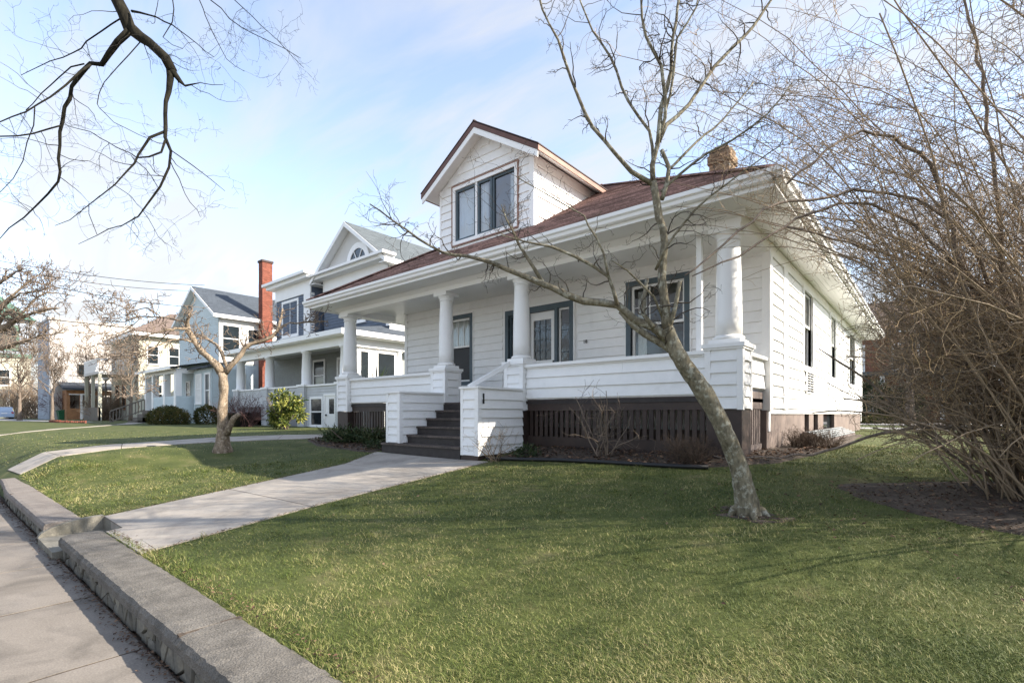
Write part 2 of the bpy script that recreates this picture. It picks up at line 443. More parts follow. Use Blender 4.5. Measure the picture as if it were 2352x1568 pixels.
strip('front_path', [((-7.88, 1.5), (-5.62, 1.45)), ((-8.02, 3.0), (-5.72, 3.06)), ((-8.3, 5.1), (-5.8, 5.12)), ((-8.98, 6.24), (-5.8, 6.28))], M['concrete'], up=.013)
strip('front_path', [((-6.93, 1.338), (-5.6, 1.338)), ((-6.93, 1.497), (-5.62, 1.45))], M['concrete'], up=.013, joints=0)
strip('side_path', [((-15.7, 1.3), (-14.05, 1.34)), ((-15.8, 1.95), (-13.95, 1.95)), ((-15.9, 3.4), (-14.1, 3.0)), ((-16.1, 5.8), (-14.3, 4.9)), ((-15.6, 7.4), (-13.8, 6.4)), ((-14.2, 8.5), (-13.0, 7.2)), ((-13.9, 12.0), (-13.1, 12.0))], M['concrete'], up=.015)
strip('neighbour_path', [((-28.4, 1.15), (-26.8, 1.15)), ((-29.4, 2.8), (-28.2, 2.0)), ((-34.5, 5.8), (-33.6, 4.7)), ((-38.4, 8.8), (-37.6, 7.7)), ((-42.3, 10.4), (-41.9, 9.3))], M['concrete'])
strip('far_driveway', [((-130, 7.4), (-130, 3.6)), ((-90, 7.6), (-90, 4.2)), ((-60, 8.6), (-60, 7.2)), ((-50, 9.4), (-50, 8.8))], M['drive'])
# driveway and street behind the house on the right
strip('back_driveway', [((-30, 27.6), (-30, 25.4)), ((-2, 27.6), (-2, 25.4)), ((30, 27.6), (30, 25.4))], M['drive'])
strip('back_street', [((-40, 44), (-40, 34)), ((0, 44), (0, 34)), ((60, 44), (60, 34))], M['drive'], up=0.03)

# planting beds
def bed(name, poly, up=0.03, mt=None):
    s = MB(); c = (sum(p[0] for p in poly) / len(poly), sum(p[1] for p in poly) / len(poly))
    rings = [0.0, 0.35, 0.7, 0.93, 1.0]
    for r in rings:
        for x, y in poly:
            px, py = c[0] + (x - c[0]) * r, c[1] + (y - c[1]) * r
            s.v.append((px, py, gz(px, py) + (up + rng.uniform(-.012, .02) if r < 1 else -0.02)))
    n = len(poly)
    for i in range(len(rings) - 1):
        for k in range(n):
            k2 = (k + 1) % n; s.f.append((i*n + k, i*n + k2, (i+1)*n + k2, (i+1)*n + k))
    return struct(name, s, mt or M['soil'], smooth_=True)
def densify(poly, d=0.3, jit=0.03):
    out = []
    for i in range(len(poly)):
        a, b = Vector(poly[i]), Vector(poly[(i + 1) % len(poly)])
        m = max(1, int((b - a).length / d))
        for k in range(m):
            p = a.lerp(b, k / m); out.append((p.x + rng.uniform(-jit, jit), p.y + rng.uniform(-jit, jit)))
    return out
BED_R = [(-6.0, 6.42), (-4.6, 6.62), (-3.2, 6.68), (-2.3, 6.8), (-1.55, 7.5), (-1.35, 8.8), (-1.3, 11.5), (-1.5, 18), (-2.1, 18), (-2.1, 8.2), (-2.3, 7.7), (-6.0, 7.7)]
BED_L = [(-12.9, 6.75), (-11.5, 6.3), (-10.0, 6.15), (-9.0, 6.1), (-8.85, 7.7), (-12.9, 7.7)]
BUSHC = (1.05, 6.45)
BED_B = [(BUSHC[0] - 0.1 + 1.75 * cos(a) * (1 + .12 * sin(3 * a)), BUSHC[1] - 0.15 + 0.95 * sin(a) * (1 + .1 * cos(4 * a))) for a in [2 * pi * i / 40 for i in range(40)]]
bed('planting_bed', densify(BED_R)); bed('planting_bed', densify(BED_L)); bed('bare_soil', BED_B, up=0.012)
TREE0 = (-1.325, 4.99)
bed('bare_soil', [(TREE0[0] + .34 * cos(a) * (1 + .3 * sin(3 * a + 1)), TREE0[1] + .26 * sin(a) * (1 + .35 * cos(2 * a + .6))) for a in [2 * pi * i / 18 for i in range(18)]], up=-.004)
def inpoly(x, y, poly):
    r = np.zeros(x.shape, bool); n = len(poly)
    for i in range(n):
        x0, y0 = poly[i]; x1, y1 = poly[(i + 1) % n]
        if y0 == y1: continue
        c = ((y0 > y) != (y1 > y)) & (x < (x1 - x0) * (y - y0) / (y1 - y0) + x0); r ^= c
    return r
# plastic bed edging along the lawn
e = MB(); ep = [Vector((x, y, 0)) for x, y in [(-5.95, 6.40), (-5.2, 6.5), (-4.6, 6.6), (-3.9, 6.64), (-3.2, 6.66), (-2.7, 6.7), (-2.28, 6.78)]]
for p in ep: p.z = gz(p.x, p.y) + 0.035
e.tube(ep, [0.03] * len(ep), 8)
obj('bed_edging', e, M['edging'], label='low black edging strip between the lawn and the mulch bed', cat='edging', smooth_=True)

# ------------------------------------------------------------------ low stone retaining walls
def slab_rough(x0, x1, y0, y1, z0, z1, jit, nx_, seedv, yshift=None):
    r = random.Random(seedv); s = MB()
    prof = [(0, 0), (0, .55), (0.05, .9), (0.16, 1), (0.5, 1.03), (0.84, 1), (0.95, .9), (1, .55), (1, 0)]
    m = len(prof)
    for i in range(nx_ + 1):
        x = x0 + (x1 - x0) * i / nx_
        ys = yshift(x) if yshift else 0
        for j, (u, w) in enumerate(prof):
            e_ = 1 if j in (1, 2, 3, 5, 6, 7) else 0.25
            s.v.append((x + (r.uniform(-jit, jit) * .6 if 0 < i < nx_ else r.uniform(-jit, jit) * .4), y0 + (y1 - y0) * u + ys + r.uniform(-jit, jit) * e_, z0 + (z1 - z0) * w + r.uniform(-jit, jit) * .6 * e_))
    for i in range(nx_):
        for j in range(m):
            j2 = (j + 1) % m; s.f.append((i*m + j, i*m + j2, (i+1)*m + j2, (i+1)*m + j))
    s.f.append(tuple(range(m))); s.f.append(tuple(nx_ * m + j for j in range(m - 1, -1, -1)))
    return s
def clip(poly, nx_, ny_, d):
    out = []
    for i in range(len(poly)):
        a, b = poly[i], poly[(i + 1) % len(poly)]
        da, db = a[0]*nx_ + a[1]*ny_ - d, b[0]*nx_ + b[1]*ny_ - d
        if da <= 0: out.append(a)
        if (da < 0 < db) or (db < 0 < da):
            t = da / (da - db); out.append((a[0] + (b[0]-a[0])*t, a[1] + (b[1]-a[1])*t))
    return out
def shrink(poly, k, g):
    c = (sum(p[0] for p in poly) / len(poly), sum(p[1] for p in poly) / len(poly)); out = []
    for p in poly:
        dx, dy = p[0] - c[0], p[1] - c[1]; L = math.hypot(dx, dy) or 1
        f = max(0.3, (L - g) / L); out.append((c[0] + dx * f, c[1] + dy * f))
    return out
def stone_face(u0, u1, z0, z1, cell, rnd):
    """irregular stones of a rubble wall: Voronoi cells in the plane of the face"""
    pts = []; nu = int((u1 - u0) / cell); nv = max(1, int(round((z1 - z0) / (cell * .42))))
    for i in range(nu + 1):
        for j in range(nv):
            pts.append((u0 + (i + .5 + rnd.uniform(-.5, .5) + (j % 2) * .5) * (u1 - u0) / (nu + 1), z0 + (j + .5 + rnd.uniform(-.42, .42)) * (z1 - z0) / nv))
    cells = []
    for i, p in enumerate(pts):
        poly = [(u0, z0), (u1, z0), (u1, z1), (u0, z1)]
        for j, q in enumerate(pts):
            if i == j or abs(p[0] - q[0]) > cell * 4: continue
            dx, dy = q[0] - p[0], q[1] - p[1]
            poly = clip(poly, dx, dy, (q[0]**2 + q[1]**2 - p[0]**2 - p[1]**2) / 2)
            if len(poly) < 3: break
        if len(poly) >= 3: cells.append(poly)
    return cells
def stone_wall(name, x0, x1, label, seedv, cuts, cop_mat, end_left=False, end_right=False, ys=None):
    rnd = random.Random(seedv)
    f = ys or (lambda x: 0)
    nseg = 12; core = MB()
    for i in range(nseg):
        xa, xb = x0 + (x1-x0)*i/nseg, x0 + (x1-x0)*(i+1)/nseg
        ya = f((xa+xb)/2)
        core.box(xa, xb - 0.0005, 1.0 + ya, 1.32 + ya, -0.05, 0.135)
    w = obj(name, core, M['wallmortar'], label=label, cat='wall')
    for poly in stone_face(x0 + 0.01, x1 - 0.01, -0.03, 0.128, 0.19, rnd):
        a = shrink(poly, 0, 0.010); b = shrink(poly, 0, 0.022)
        pr = rnd.uniform(0.012, 0.03); s = MB(); n = len(a); yb = 1.0
        c0 = f(sum(p[0] for p in a) / n)
        s.add([(u, yb + c0 + .004, z) for u, z in a] + [(u, yb + c0 - pr*.6, z) for u, z in a] + [(u, yb + c0 - pr - rnd.uniform(0, .006), z) for u, z in b],
              [tuple(range(n, 0, -1)[i] - 1 for i in range(n))] + [(i, (i+1) % n, n + (i+1) % n, n + i) for i in range(n)] +
              [(n + i, n + (i+1) % n, 2*n + (i+1) % n, 2*n + i) for i in range(n)] + [tuple(range(2*n, 3*n))])
        obj('stone', s, M['stone'], w)
    for ex, on, sg in ((x0, end_left, -1), (x1, end_right, 1)):
        if not on: continue
        c0 = f(ex)
        for poly in stone_face(1.01, 1.31, -0.02, 0.128, 0.17, rnd):
            a = shrink(poly, 0, 0.008); s = MB(); n = len(a)
            s.prism([(ex - 0.004*sg, u + c0, z) for u, z in a][::(1 if sg > 0 else -1)], (sg * rnd.uniform(.012, .022), 0, 0))
            obj('stone', s, M['stone'], w)
    cuts = [x0 - 0.03] + cuts + [x1 + 0.03]
    for i in range(len(cuts) - 1):
        a, b = cuts[i] + (0.006 if i else 0), cuts[i+1] - (0.006 if i < len(cuts) - 2 else 0)
        if i: obj('joint', MB().box(cuts[i] - .02, cuts[i] + .02, .975 + f(cuts[i]), 1.32 + f(cuts[i]), .13, .2225), M['soil'], w)
        obj('coping_slab', slab_rough(a, b, 0.955, 1.335, 0.128, 0.222, 0.0055, max(6, int((b - a) / 0.045)), seedv + i, f), cop_mat, w)
    return w
stone_wall('stone_wall', -6.95, 4.5, 'low rubble stone wall with grey coping in the foreground, right of the entry step', 3, [-3.34, -0.6, 2.0], M['coping'], end_left=True)
stone_wall('stone_wall', -14.0, -7.96, 'low rubble stone wall with pinkish coping, beyond the entry step', 5, [-11.3], M['copingpink'], end_right=True, end_left=True, ys=lambda x: 0.10 * smooth((-11.5 - x) / 2.5) )
# entry step between the two walls
st = empty('entry_step', (-7.44, 1.2, 0), label='concrete entry step with curved mossy cheek between the two stone walls', cat='step')
obj('tread', MB().box(-7.955, -6.93, 0.90, 1.56, -0.04, 0.075), M['mossy'], st)
obj('riser', MB().box(-7.955, -6.93, 1.50, 1.62, 0.0752, 0.225), M['mossy'], st)
prof = [(0.90, 0.02)] + [(0.90 + 0.6 * (1 - cos(t)), 0.06 + 0.185 * sin(t)) for t in [pi/2 * i / 10 for i in range(11)]] + [(1.50, 0.02)]
obj('cheek', MB().prism([(-7.95, y, z) for y, z in prof], (0.085, 0, 0)), M['mossy'], st)

# ------------------------------------------------------------------ building helpers
# a face of a building: fm(u, w, z) maps along-the-wall u, outward w and height z to the world
def front(Y): return lambda u, w, z: (u, Y - w, z)
def right(X): return lambda u, w, z: (X + w, u, z)
def left(X): return lambda u, w, z: (X - w, -u, z)
def fbox(s, fm, u0, u1, w0, w1, z0, z1):
    P = [fm(u0,w0,z0), fm(u1,w0,z0), fm(u1,w1,z0), fm(u0,w1,z0), fm(u0,w0,z1), fm(u1,w0,z1), fm(u1,w1,z1), fm(u0,w1,z1)]
    return s.add(P, [(0,1,2,3),(4,7,6,5),(0,4,5,1),(1,5,6,2),(2,6,7,3),(3,7,4,0)])
def wall_holes(fm, u0, u1, z0, z1, holes, t=0.12):
    s = MB(); us = sorted({u0, u1, *[h[0] for h in holes], *[h[1] for h in holes]}); zs = sorted({z0, z1, *[h[2] for h in holes], *[h[3] for h in holes]})
    for i in range(len(us) - 1):
        for j in range(len(zs) - 1):
            cu, cz = (us[i] + us[i+1]) / 2, (zs[j] + zs[j+1]) / 2
            if any(h[0] < cu < h[1] and h[2] < cz < h[3] for h in holes): continue
            fbox(s, fm, us[i], us[i+1], -t, 0, zs[j], zs[j+1])
    return s
_bd = MB().add([(0,.0005,0),(1,.0005,0),(1,-.033,0),(0,-.033,0),(0,.0005,1.0),(1,.0005,1.0),(1,-.004,1.0),(0,-.004,1.0)],
               [(0,1,2,3),(4,7,6,5),(3,2,6,7),(1,5,6,2),(0,3,7,4),(0,4,5,1)])
BOARD = _bd.mesh('siding_board'); BOARD.materials.append(M['white'])
def siding(parent, facing, plane, u0, u1, z0, z1, e, holes=(), clipf=None):
    """one object for each clapboard; boards stop at openings"""
    n = max(1, int(round((z1 - z0) / e))); h = (z1 - z0) / n
    for k in range(n):
        za, zb = z0 + k * h, z0 + (k + 1) * h; zc = (za + zb) / 2
        a, b = (u0, u1) if clipf is None else clipf(zc)
        if b - a < 0.05: continue
        spans = [(a, b)]
        for h0, h1, hz0, hz1 in holes:
            if hz0 - 0.02 < zc < hz1 + 0.02:
                ns = []
                for p, q in spans:
                    if h1 <= p or h0 >= q: ns.append((p, q)); continue
                    if h0 - p > 0.03: ns.append((p, h0))
                    if q - h1 > 0.03: ns.append((h1, q))
                spans = ns
        cutspans = []
        for p, q in spans:                              # butt joints at random lengths
            while q - p > 3.2:
                c = p + rng.uniform(1.2, 2.6); cutspans.append((p, c - .0025)); p = c
            cutspans.append((p, q))
        for p, q in cutspans:
            o = bpy.data.objects.new('siding_board', BOARD); C.objects.link(o); o.parent = parent
            jl = rng.uniform(-.0025, .0025); za_ = za + rng.uniform(0, .003)
            if facing == 'front': o.location = (p, plane + jl, za_)
            else: o.location = (plane - jl, p, za_); o.rotation_euler = (0, 0, pi / 2)
            o.scale = (q - p, 1, (zb - za) - .0035)
def sash(s, fm, u0, u1, z0, z1, w0, w1, t):
    fbox(s, fm, u0, u0 + t, w0, w1, z0, z1); fbox(s, fm, u1 - t, u1, w0, w1, z0, z1)
    fbox(s, fm, u0 + t, u1 - t, w0, w1, z0, z0 + t); fbox(s, fm, u0 + t, u1 - t, w0, w1, z1 - t, z1)
def pane(name, fm, u0, u1, z0, z1, w, parent, mt):
    return obj(name, MB().add([fm(u0,w,z0), fm(u1,w,z0), fm(u1,w,z1), fm(u0,w,z1)], [(0,1,2,3)]), mt, parent)
def curtain_mesh(fm, u0, u1, z0, z1, w, folds, amp=0.025):
    s = MB(); n = folds * 6
    for i in range(n + 1):
        u = u0 + (u1 - u0) * i / n; ww = w + amp * sin(2 * pi * folds * i / n + rng.uniform(-.2, .2))
        s.v += [fm(u, ww, z0), fm(u + rng.uniform(-.006, .006), ww * 1.0, z1)]
    for i in range(n): s.f.append((2*i, 2*i + 2, 2*i + 3, 2*i + 1))
    return s
def far_window(root, fm, u0, u1, z0, z1, frame, glass, t=0.09, rail=True, mull=0, sill=True, pr=0.04):
    """window of a neighbouring house: casing with sash bars, panes as sub-parts"""
    s = MB(); sash(s, fm, u0 - t, u1 + t, z0 - t, z1 + t, -.01, pr, t)
    zm = (z0 + z1) / 2
    if sill: fbox(s, fm, u0 - t*1.4, u1 + t*1.4, .0, pr + .05, z0 - t - .05, z0 - t - .002)
    f = obj('window', s, frame, root)
    us = [u0 + (u1 - u0) * i / (mull + 1) for i in range(mull + 2)]
    b = MB()
    for u in us[1:-1]: fbox(b, fm, u - .025, u + .025, -.008, pr - .012, z0, z1)
    if rail: fbox(b, fm, u0, u1, -.006, pr - .016, zm - .03, zm + .03)
    if b.v: obj('sash_bar', b, frame, f)
    for i in range(len(us) - 1):
        for (a, c) in ([(z0, zm), (zm, z1)] if rail else [(z0, z1)]):
            pane('pane', fm, us[i], us[i+1], a, c, 0.004, f, glass)
    return f

# ------------------------------------------------------------------ the white house
FLOOR, PY, WY, XR, XWL, BACK, CEIL = 1.75, 7.57, 9.31, -2.12, -11.9, 23.8, 4.42
H = empty('white_house', (-7.4, 8.0, 0.85), label='white single storey house with columned front porch, brown hip roof and gabled dormer', cat='house')
fW = front(WY); fR = right(XR)
winA = (-10.22, -9.22, 2.35, 4.02); door_h = (-8.0, -6.02, FLOOR, 4.0); winB = (-4.66, -3.56, 2.28, 4.06)
s1, s2, s3 = (12.2, 13.2, 2.54, 4.16), (15.85, 16.85, 2.5, 4.16), (19.8, 21.4, 2.5, 4.16)
fw = obj('front_wall', wall_holes(fW, XWL, XR, 1.2, CEIL, [winA, door_h, winB]), M['white'], H)
siding(fw, 'front', WY, XWL + 0.09, XR - 0.10, FLOOR + .01, CEIL - 0.02, 0.19, [(a - .1, b + .1, c - .1, d + .1) for a, b, c, d in (winA, door_h, winB)])
for u in ((XWL - .02, XWL + .09), (XR - .10, XR + 0.03)):
    obj('corner_board', fbox(MB(), fW, u[0], u[1], -0.1, 0.04, 1.56, CEIL - .003), M['trim'], fw)
rw = obj('side_wall', wall_holes(fR, WY + .12, BACK, 1.5, CEIL, [s1, s2, s3]), M['white'], H)
SH = [(a - .1, b + .1, c - .1, d + .1) for a, b, c, d in (s1, s2, s3)]
siding(rw, 'right', XR, WY + .12, 10.3, 1.6, 4.2, 0.2)
siding(rw, 'right', XR, 10.62, BACK - .12, 1.6, 4.2, 0.2, SH + [(15.6, 17.1, 1.5, 2.5)])
for u0, u1, z0, z1, w in ((WY - .002, WY + .12, 1.56, 4.41, .035), (10.3, 10.62, 1.59, 4.2, .04), (BACK - .12, BACK + .02, 1.59, 4.2, .035), (15.6, 17.1, 1.59, 2.38, .045), (WY + .12, BACK + .02, 4.2, 4.415, .032)):
    obj('trim_board', fbox(MB(), fR, u0, u1, -.01, w, z0, z1), M['trim'], rw)
obj('left_wall', MB().box(XWL, XWL + .12, WY + .12, BACK, 1.2, CEIL), M['white'], H)
obj('back_wall', MB().box(XWL, XR, BACK, BACK + .12, 1.2, CEIL), M['white'], H)
obj('interior', MB().box(XWL + .13, XR - .13, WY + .14, BACK - .02, 1.7, 1.742).box(XWL + .13, XR - .13, WY + 3.6, WY + 3.7, 1.75, 4.3).box(-5.2, -5.1, WY + .2, WY + 3.55, 1.75, 4.3), M['room'], H)
# foundation
bw = [(12.6, 13.12), (13.7, 14.3), (15.1, 17.0)]
fo = obj('foundation', wall_holes(right(XR - .03), WY + .1, BACK + .02, 0.5, 1.58, [(a, b, 1.0, 1.54) for a, b in bw], .2).box(XWL, XR - .25, WY + .1, WY + .3, .5, 1.2).box(XR - .30, XR - .02, WY - .05, WY + .1, .5, 1.56).box(XWL, XWL+.2, WY+.3, BACK, .5, 1.2), M['foundation'], H)
for a, b in bw:
    s = MB(); fm = right(XR - .03); sash(s, fm, a, b, 1.0, 1.54, -.12, -.06, .04)
    f = obj('basement_window', s, M['brown'], H); pane('pane', fm, a + .04, b - .04, 1.04, 1.5, -.09, f, M['farglass'])
# slatted window-well cover at the side
s = MB().box(-2.1, -2.06, 12.1, 17.3, .8, 1.12).box(-1.72, -1.68, 12.1, 17.3, .8, .96)
wc = obj('window_well', s, M['weathered'], H)
for i in range(5):
    x = -2.03 + .075 * i
    obj('slat', MB().box(x, x + .045, 12.1, 17.3, 1.10 - .032 * i, 1.125 - .032 * i), M['galv'], wc)
# louvred vent under the first side window
vt = obj('vent', fbox(MB(), fR, 12.42, 13.2, .026, .05, 1.95, 2.44), M['trim'], H)
for i in range(8):
    z = 1.99 + .055 * i
    for a, b in ((12.47, 12.78), (12.85, 13.15)):
        obj('louvre', fbox(MB(), fR, a, b, .0505, .066, z, z + .025), M['black'], vt)

# windows with real openings
def casing(fm, o, t, w, bottom=True):
    u0, u1, z0, z1 = o; s = MB()
    fbox(s, fm, u0 - t, u0, -.06, w, z0 - (t if bottom else 0), z1 + t); fbox(s, fm, u1, u1 + t, -.06, w, z0 - (t if bottom else 0), z1 + t)
    fbox(s, fm, u0, u1, -.06, w, z1, z1 + t)
    if bottom: fbox(s, fm, u0, u1, -.06, w, z0 - t, z0)
    return s
def edge_trim(fm, o, t, e):                         # thin white moulding round the casing
    u0, u1, z0, z1 = o; s = MB(); t0 = t; t1 = t + .03
    fbox(s, fm, u0 - t1, u0 - t0, 0, e, z0 - t1, z1 + t1); fbox(s, fm, u1 + t0, u1 + t1, 0, e, z0 - t1, z1 + t1)
    fbox(s, fm, u0 - t0, u1 + t0, 0, e, z1 + t0, z1 + t1); fbox(s, fm, u0 - t0, u1 + t0, 0, e, z0 - t1, z0 - t0)
    return s
def hung_window(fm, o, case_mat, lights, lower_screen=True, curtain=False, t=0.10, lowmat=None):
    u0, u1, z0, z1 = o; zm = z0 + (z1 - z0) * 0.56
    w = obj('window', casing(fm, o, t, .045), case_mat, H)
    obj('moulding', edge_trim(fm, o, t, .038), M['trim'], w)
    s = MB(); sash(s, fm, u0, u1, zm - .03, z1, -.06, -.02, .05); sash(s, fm, u0, u1, z0, zm + .03, -.1, -.065, .05)
    obj('sash', s, M['trim'], w)
    du = (u1 - u0 - .1) / lights
    for i in range(lights):
        a = u0 + .05 + du * i
        pane('pane', fm, a, a + du, zm + .02, z1 - .05, -.04, w, M['glass'])
        if i: obj('muntin', fbox(MB(), fm, a - .008, a + .008, -.052, -.028, zm + .02, z1 - .05), M['trim'], w)
    pane('pane', fm, u0 + .05, u1 - .05, z0 + .05, zm - .02, -.08, w, lowmat or M['glass'])
    if curtain: obj('curtain', curtain_mesh(fm, u0 + .02, u1 - .02, z0 + .02, z1, -.22, 9), M['curtain'], w)
    return w
hung_window(fW, winA, M['slate'], 4, lowmat=M['screen'], curtain=True)
wB = hung_window(fW, winB, M['slate'], 3)
obj('muntin', fbox(MB(), fW, winB[0] + .05, winB[1] - .05, -.053, -.027, 3.62, 3.635), M['trim'], wB)
obj('curtain', curtain_mesh(fW, winB[0] + .03, winB[0] + .22, 2.3, 4.0, -.25, 3), M['curtain'], wB)
for o in (s1, s2, s3): hung_window(fR, o, M['trim'], 1, t=.085, curtain=(o is s2))
# front door between two sidelights
dc = MB(); t = .10
for a, b in ((-8.0, -7.9), (-7.42, -7.29), (-6.53, -6.45), (-6.13, -6.02)): fbox(dc, fW, a, b, -.06, .045, FLOOR, 4.0)
fbox(dc, fW, -7.9, -7.42, -.06, .04, 3.88, 4.0); fbox(dc, fW, -7.29, -6.53, -.06, .04, 3.87, 4.0); fbox(dc, fW, -6.45, -6.13, -.06, .04, 3.88, 4.0)
dcase = obj('door_frame', dc, M['slate'], H)
obj('moulding', MB().box(-8.03, -8.0, WY - .05, WY, FLOOR, 4.03).box(-6.02, -5.99, WY - .05, WY, FLOOR, 4.03).box(-8.0, -6.02, WY - .05, WY, 4.0, 4.03), M['trim'], dcase)
dr = wall_holes(front(WY + .05), -7.285, -6.535, FLOOR + .02, 3.865, [(-7.19, -6.68, 2.74, 3.68)], .045)
d = obj('front_door', dr, M['trim'], H)
for i in range(3):
    for j in range(4):
        u, z = -7.19 + .17 * i, 2.74 + .235 * j
        pane('pane', fW, u, u + .17, z, z + .235, -.075, d, M['glass'])
mu = MB()
for u in (-7.02, -6.85): fbox(mu, fW, u - .006, u + .006, -.085, -.062, 2.74, 3.68)
for z in (2.975, 3.21, 3.445): fbox(mu, fW, -7.19, -6.68, -.084, -.063, z - .006, z + .006)
obj('muntin', mu, M['slate'], d)
obj('mail_slot', fbox(MB(), fW, -7.06, -6.85, -.049, -.03, 2.56, 2.64), M['black'], d)
kn = MB().tube([Vector((-6.6, WY + .05, 2.62)), Vector((-6.6, WY - .01, 2.62)), Vector((-6.6, WY - .03, 2.62)), Vector((-6.6, WY - .06, 2.62))], [.012, .012, .03, .02], 10)
obj('door_knob', kn, M['black'], d); obj('lock', fbox(MB(), fW, -6.63, -6.57, -.05, -.03, 2.53, 2.72), M['black'], d)
for a, b, m2 in ((-7.9, -7.42, 'slate'), (-6.45, -6.13, 'trim')):
    s = MB(); sash(s, fW, a, b, FLOOR + .1, 3.88, -.07, -.03, .045)
    sl = obj('sidelight', s, M[m2], H)
    for j in range(4):
        z = FLOOR + .145 + j * .497; pane('pane', fW, a + .045, b - .045, z, z + .497, -.05, sl, M['glass'])
        if j: obj('muntin', fbox(MB(), fW, a + .045, b - .045, -.06, -.042, z - .008, z + .008), M['slate'], sl)
# house number
cu = bpy.data.curves.new('house_number', 'FONT'); cu.body = "18"; cu.size = 0.11; cu.extrude = 0.004
to = bpy.data.objects.new('tmp_text', cu); C.objects.link(to)
me = bpy.data.meshes.new_from_object(to.evaluated_get(bpy.context.evaluated_depsgraph_get()))
bpy.data.objects.remove(to)
me.transform(Matrix.Translation((-5.78, WY - .034, 3.02)) @ Matrix.Rotation(pi / 2, 4, 'X'))
link('house_number', me, M['black'], H)

# ---- porch
obj('porch_floor', MB().box(-12.6, -2.2, 7.7, WY - .002, FLOOR - .06, FLOOR), M['stepbrown'], H)
PED = [(-2.60, -2.06), (-6.56, -6.08), (-8.78, -8.30), (-12.76, -12.22)]
for i, (a, b) in enumerate(PED):
    y0, y1 = PY, PY + .5
    p = obj('pedestal', MB().box(a + .025, b - .025, y0 + .025, y1 - .025, 1.57, 2.47), M['white'], H)
    siding(p, 'front', y0 + .025, a + .085, b - .085, 1.575, 2.45, .19)
    siding(p, 'right', b - .025, y0 + .085, y1 - .085, 1.575, 2.45, .19)
    cb = MB()
    for x in ((a, a + .085), (b - .085, b)):
        for y in ((y0, y0 + .085), (y1 - .085, y1)): cb.box(x[0], x[1], y[0], y[1], 1.56, 2.468)
    obj('corner_post', cb, M['trim'], p)
    obj('cap', MB().box(a - .035, b + .035, y0 - .035, y1 + .035, 2.47, 2.53).box(a - .015, b + .015, y0 - .015, y1 + .015, 2.44, 2.4699), M['trim'], p)
    obj('base_block', MB().box(a + .02, b - .02, y0 + .02, y1 - .02, .5, 1.559), M['brown'], p)
    cx, cy = (a + b) / 2, PY + .26; hw = .225 if i in (0, 3) else .205; k = hw / .225
    col = MB().lathe(cx, cy, [(.188*k, 2.66), (.187*k, 2.9), (.184*k, 3.2), (.176*k, 3.55), (.165*k, 3.85), (.157*k, 4.06), (.16*k, 4.1)], 36)
    c = obj('column', col, M['trim'], H, True)
    obj('column_base', MB().box(cx - hw, cx + hw, cy - hw, cy + hw, 2.531, 2.595), M['trim'], c)
    obj('base_ring', MB().lathe(cx, cy, [(.20*k, 2.596), (.226*k, 2.61), (.226*k, 2.632), (.205*k, 2.652), (.188*k, 2.664)], 36), M['trim'], c, True)
    obj('capital', MB().lathe(cx, cy, [(.158*k, 4.06), (.176*k, 4.075), (.176*k, 4.09), (.162*k, 4.1), (.168*k, 4.125), (.20*k, 4.165), (.205*k, 4.175)], 36), M['trim'], c, True)
    obj('abacus', MB().box(cx - hw, cx + hw, cy - hw, cy + hw, 4.176, 4.249), M['trim'], c)
obj('post', MB().box(-2.83, -2.75, 7.86, 7.94, 2.461, 4.249), M['trim'], H)
bm_ = MB().box(-12.72, -2.1, 7.63, 8.03, 4.25, 4.418).box(-2.44, -2.1, 8.032, WY - .003, 4.25, 4.418).box(-12.72, -12.4, 8.032, WY - .003, 4.25, 4.418)
be = obj('porch_beam', bm_, M['trim'], H)
obj('crown_moulding', MB().prism([(-12.8, 7.60, 4.36), (-12.8, 7.629, 4.34), (-12.8, 7.629, 4.417), (-12.8, 7.53, 4.417)], (10.78, 0, 0)), M['trim'], be)
for nm, a, b in (('r', -6.08, -2.60), ('l', -12.22, -8.78)):
    r = obj('porch_rail', MB().box(a, b, 7.69, 7.79, 1.78, 2.40), M['white'], H)
    siding(r, 'front', 7.69, a + .01, b - .01, 1.80, 2.39, .2)
    obj('rail_cap', MB().box(a - .003, b + .003, 7.61, 7.86, 2.40, 2.455).box(a, b, 7.655, 7.82, 2.372, 2.3995), M['trim'], r)
    sk = obj('lattice_screen', MB().box(a, b, 7.72, 7.76, 1.56, 1.772).box(a, b, 7.715, 7.78, 1.70, 1.7725).box(a, b, 7.72, 7.76, .6, 1.07), M['brown'], H)
    x = a + .05
    while x < b - .1:
        obj('slat', MB().box(x, x + .072, 7.735, 7.757, 1.071, 1.559), M['brown'], sk); x += .118
r = obj('porch_rail', MB().box(-2.29, -2.19, 8.072, WY - .003, 1.9, 2.40), M['white'], H)
siding(r, 'right', -2.19, 8.075, WY - .01, 1.92, 2.38, .2)
obj('rail_cap', MB().box(-2.36, -2.12, 8.11, WY - .003, 2.40, 2.45), M['trim'], r)
sk = obj('lattice_screen', MB().box(-2.26, -2.2, 8.07, WY - .06, 1.58, 1.86).box(-2.25, -2.21, 8.07, WY - .06, .86, 1.0).box(-2.26, -2.2, 8.07, 8.16, 1.001, 1.5795), M['weathered'], H)
y = 8.2
while y < WY - .2:
    obj('slat', MB().box(-2.24, -2.215, y, y + .065, 1.001, 1.579), M['weathered'], sk); y += .11
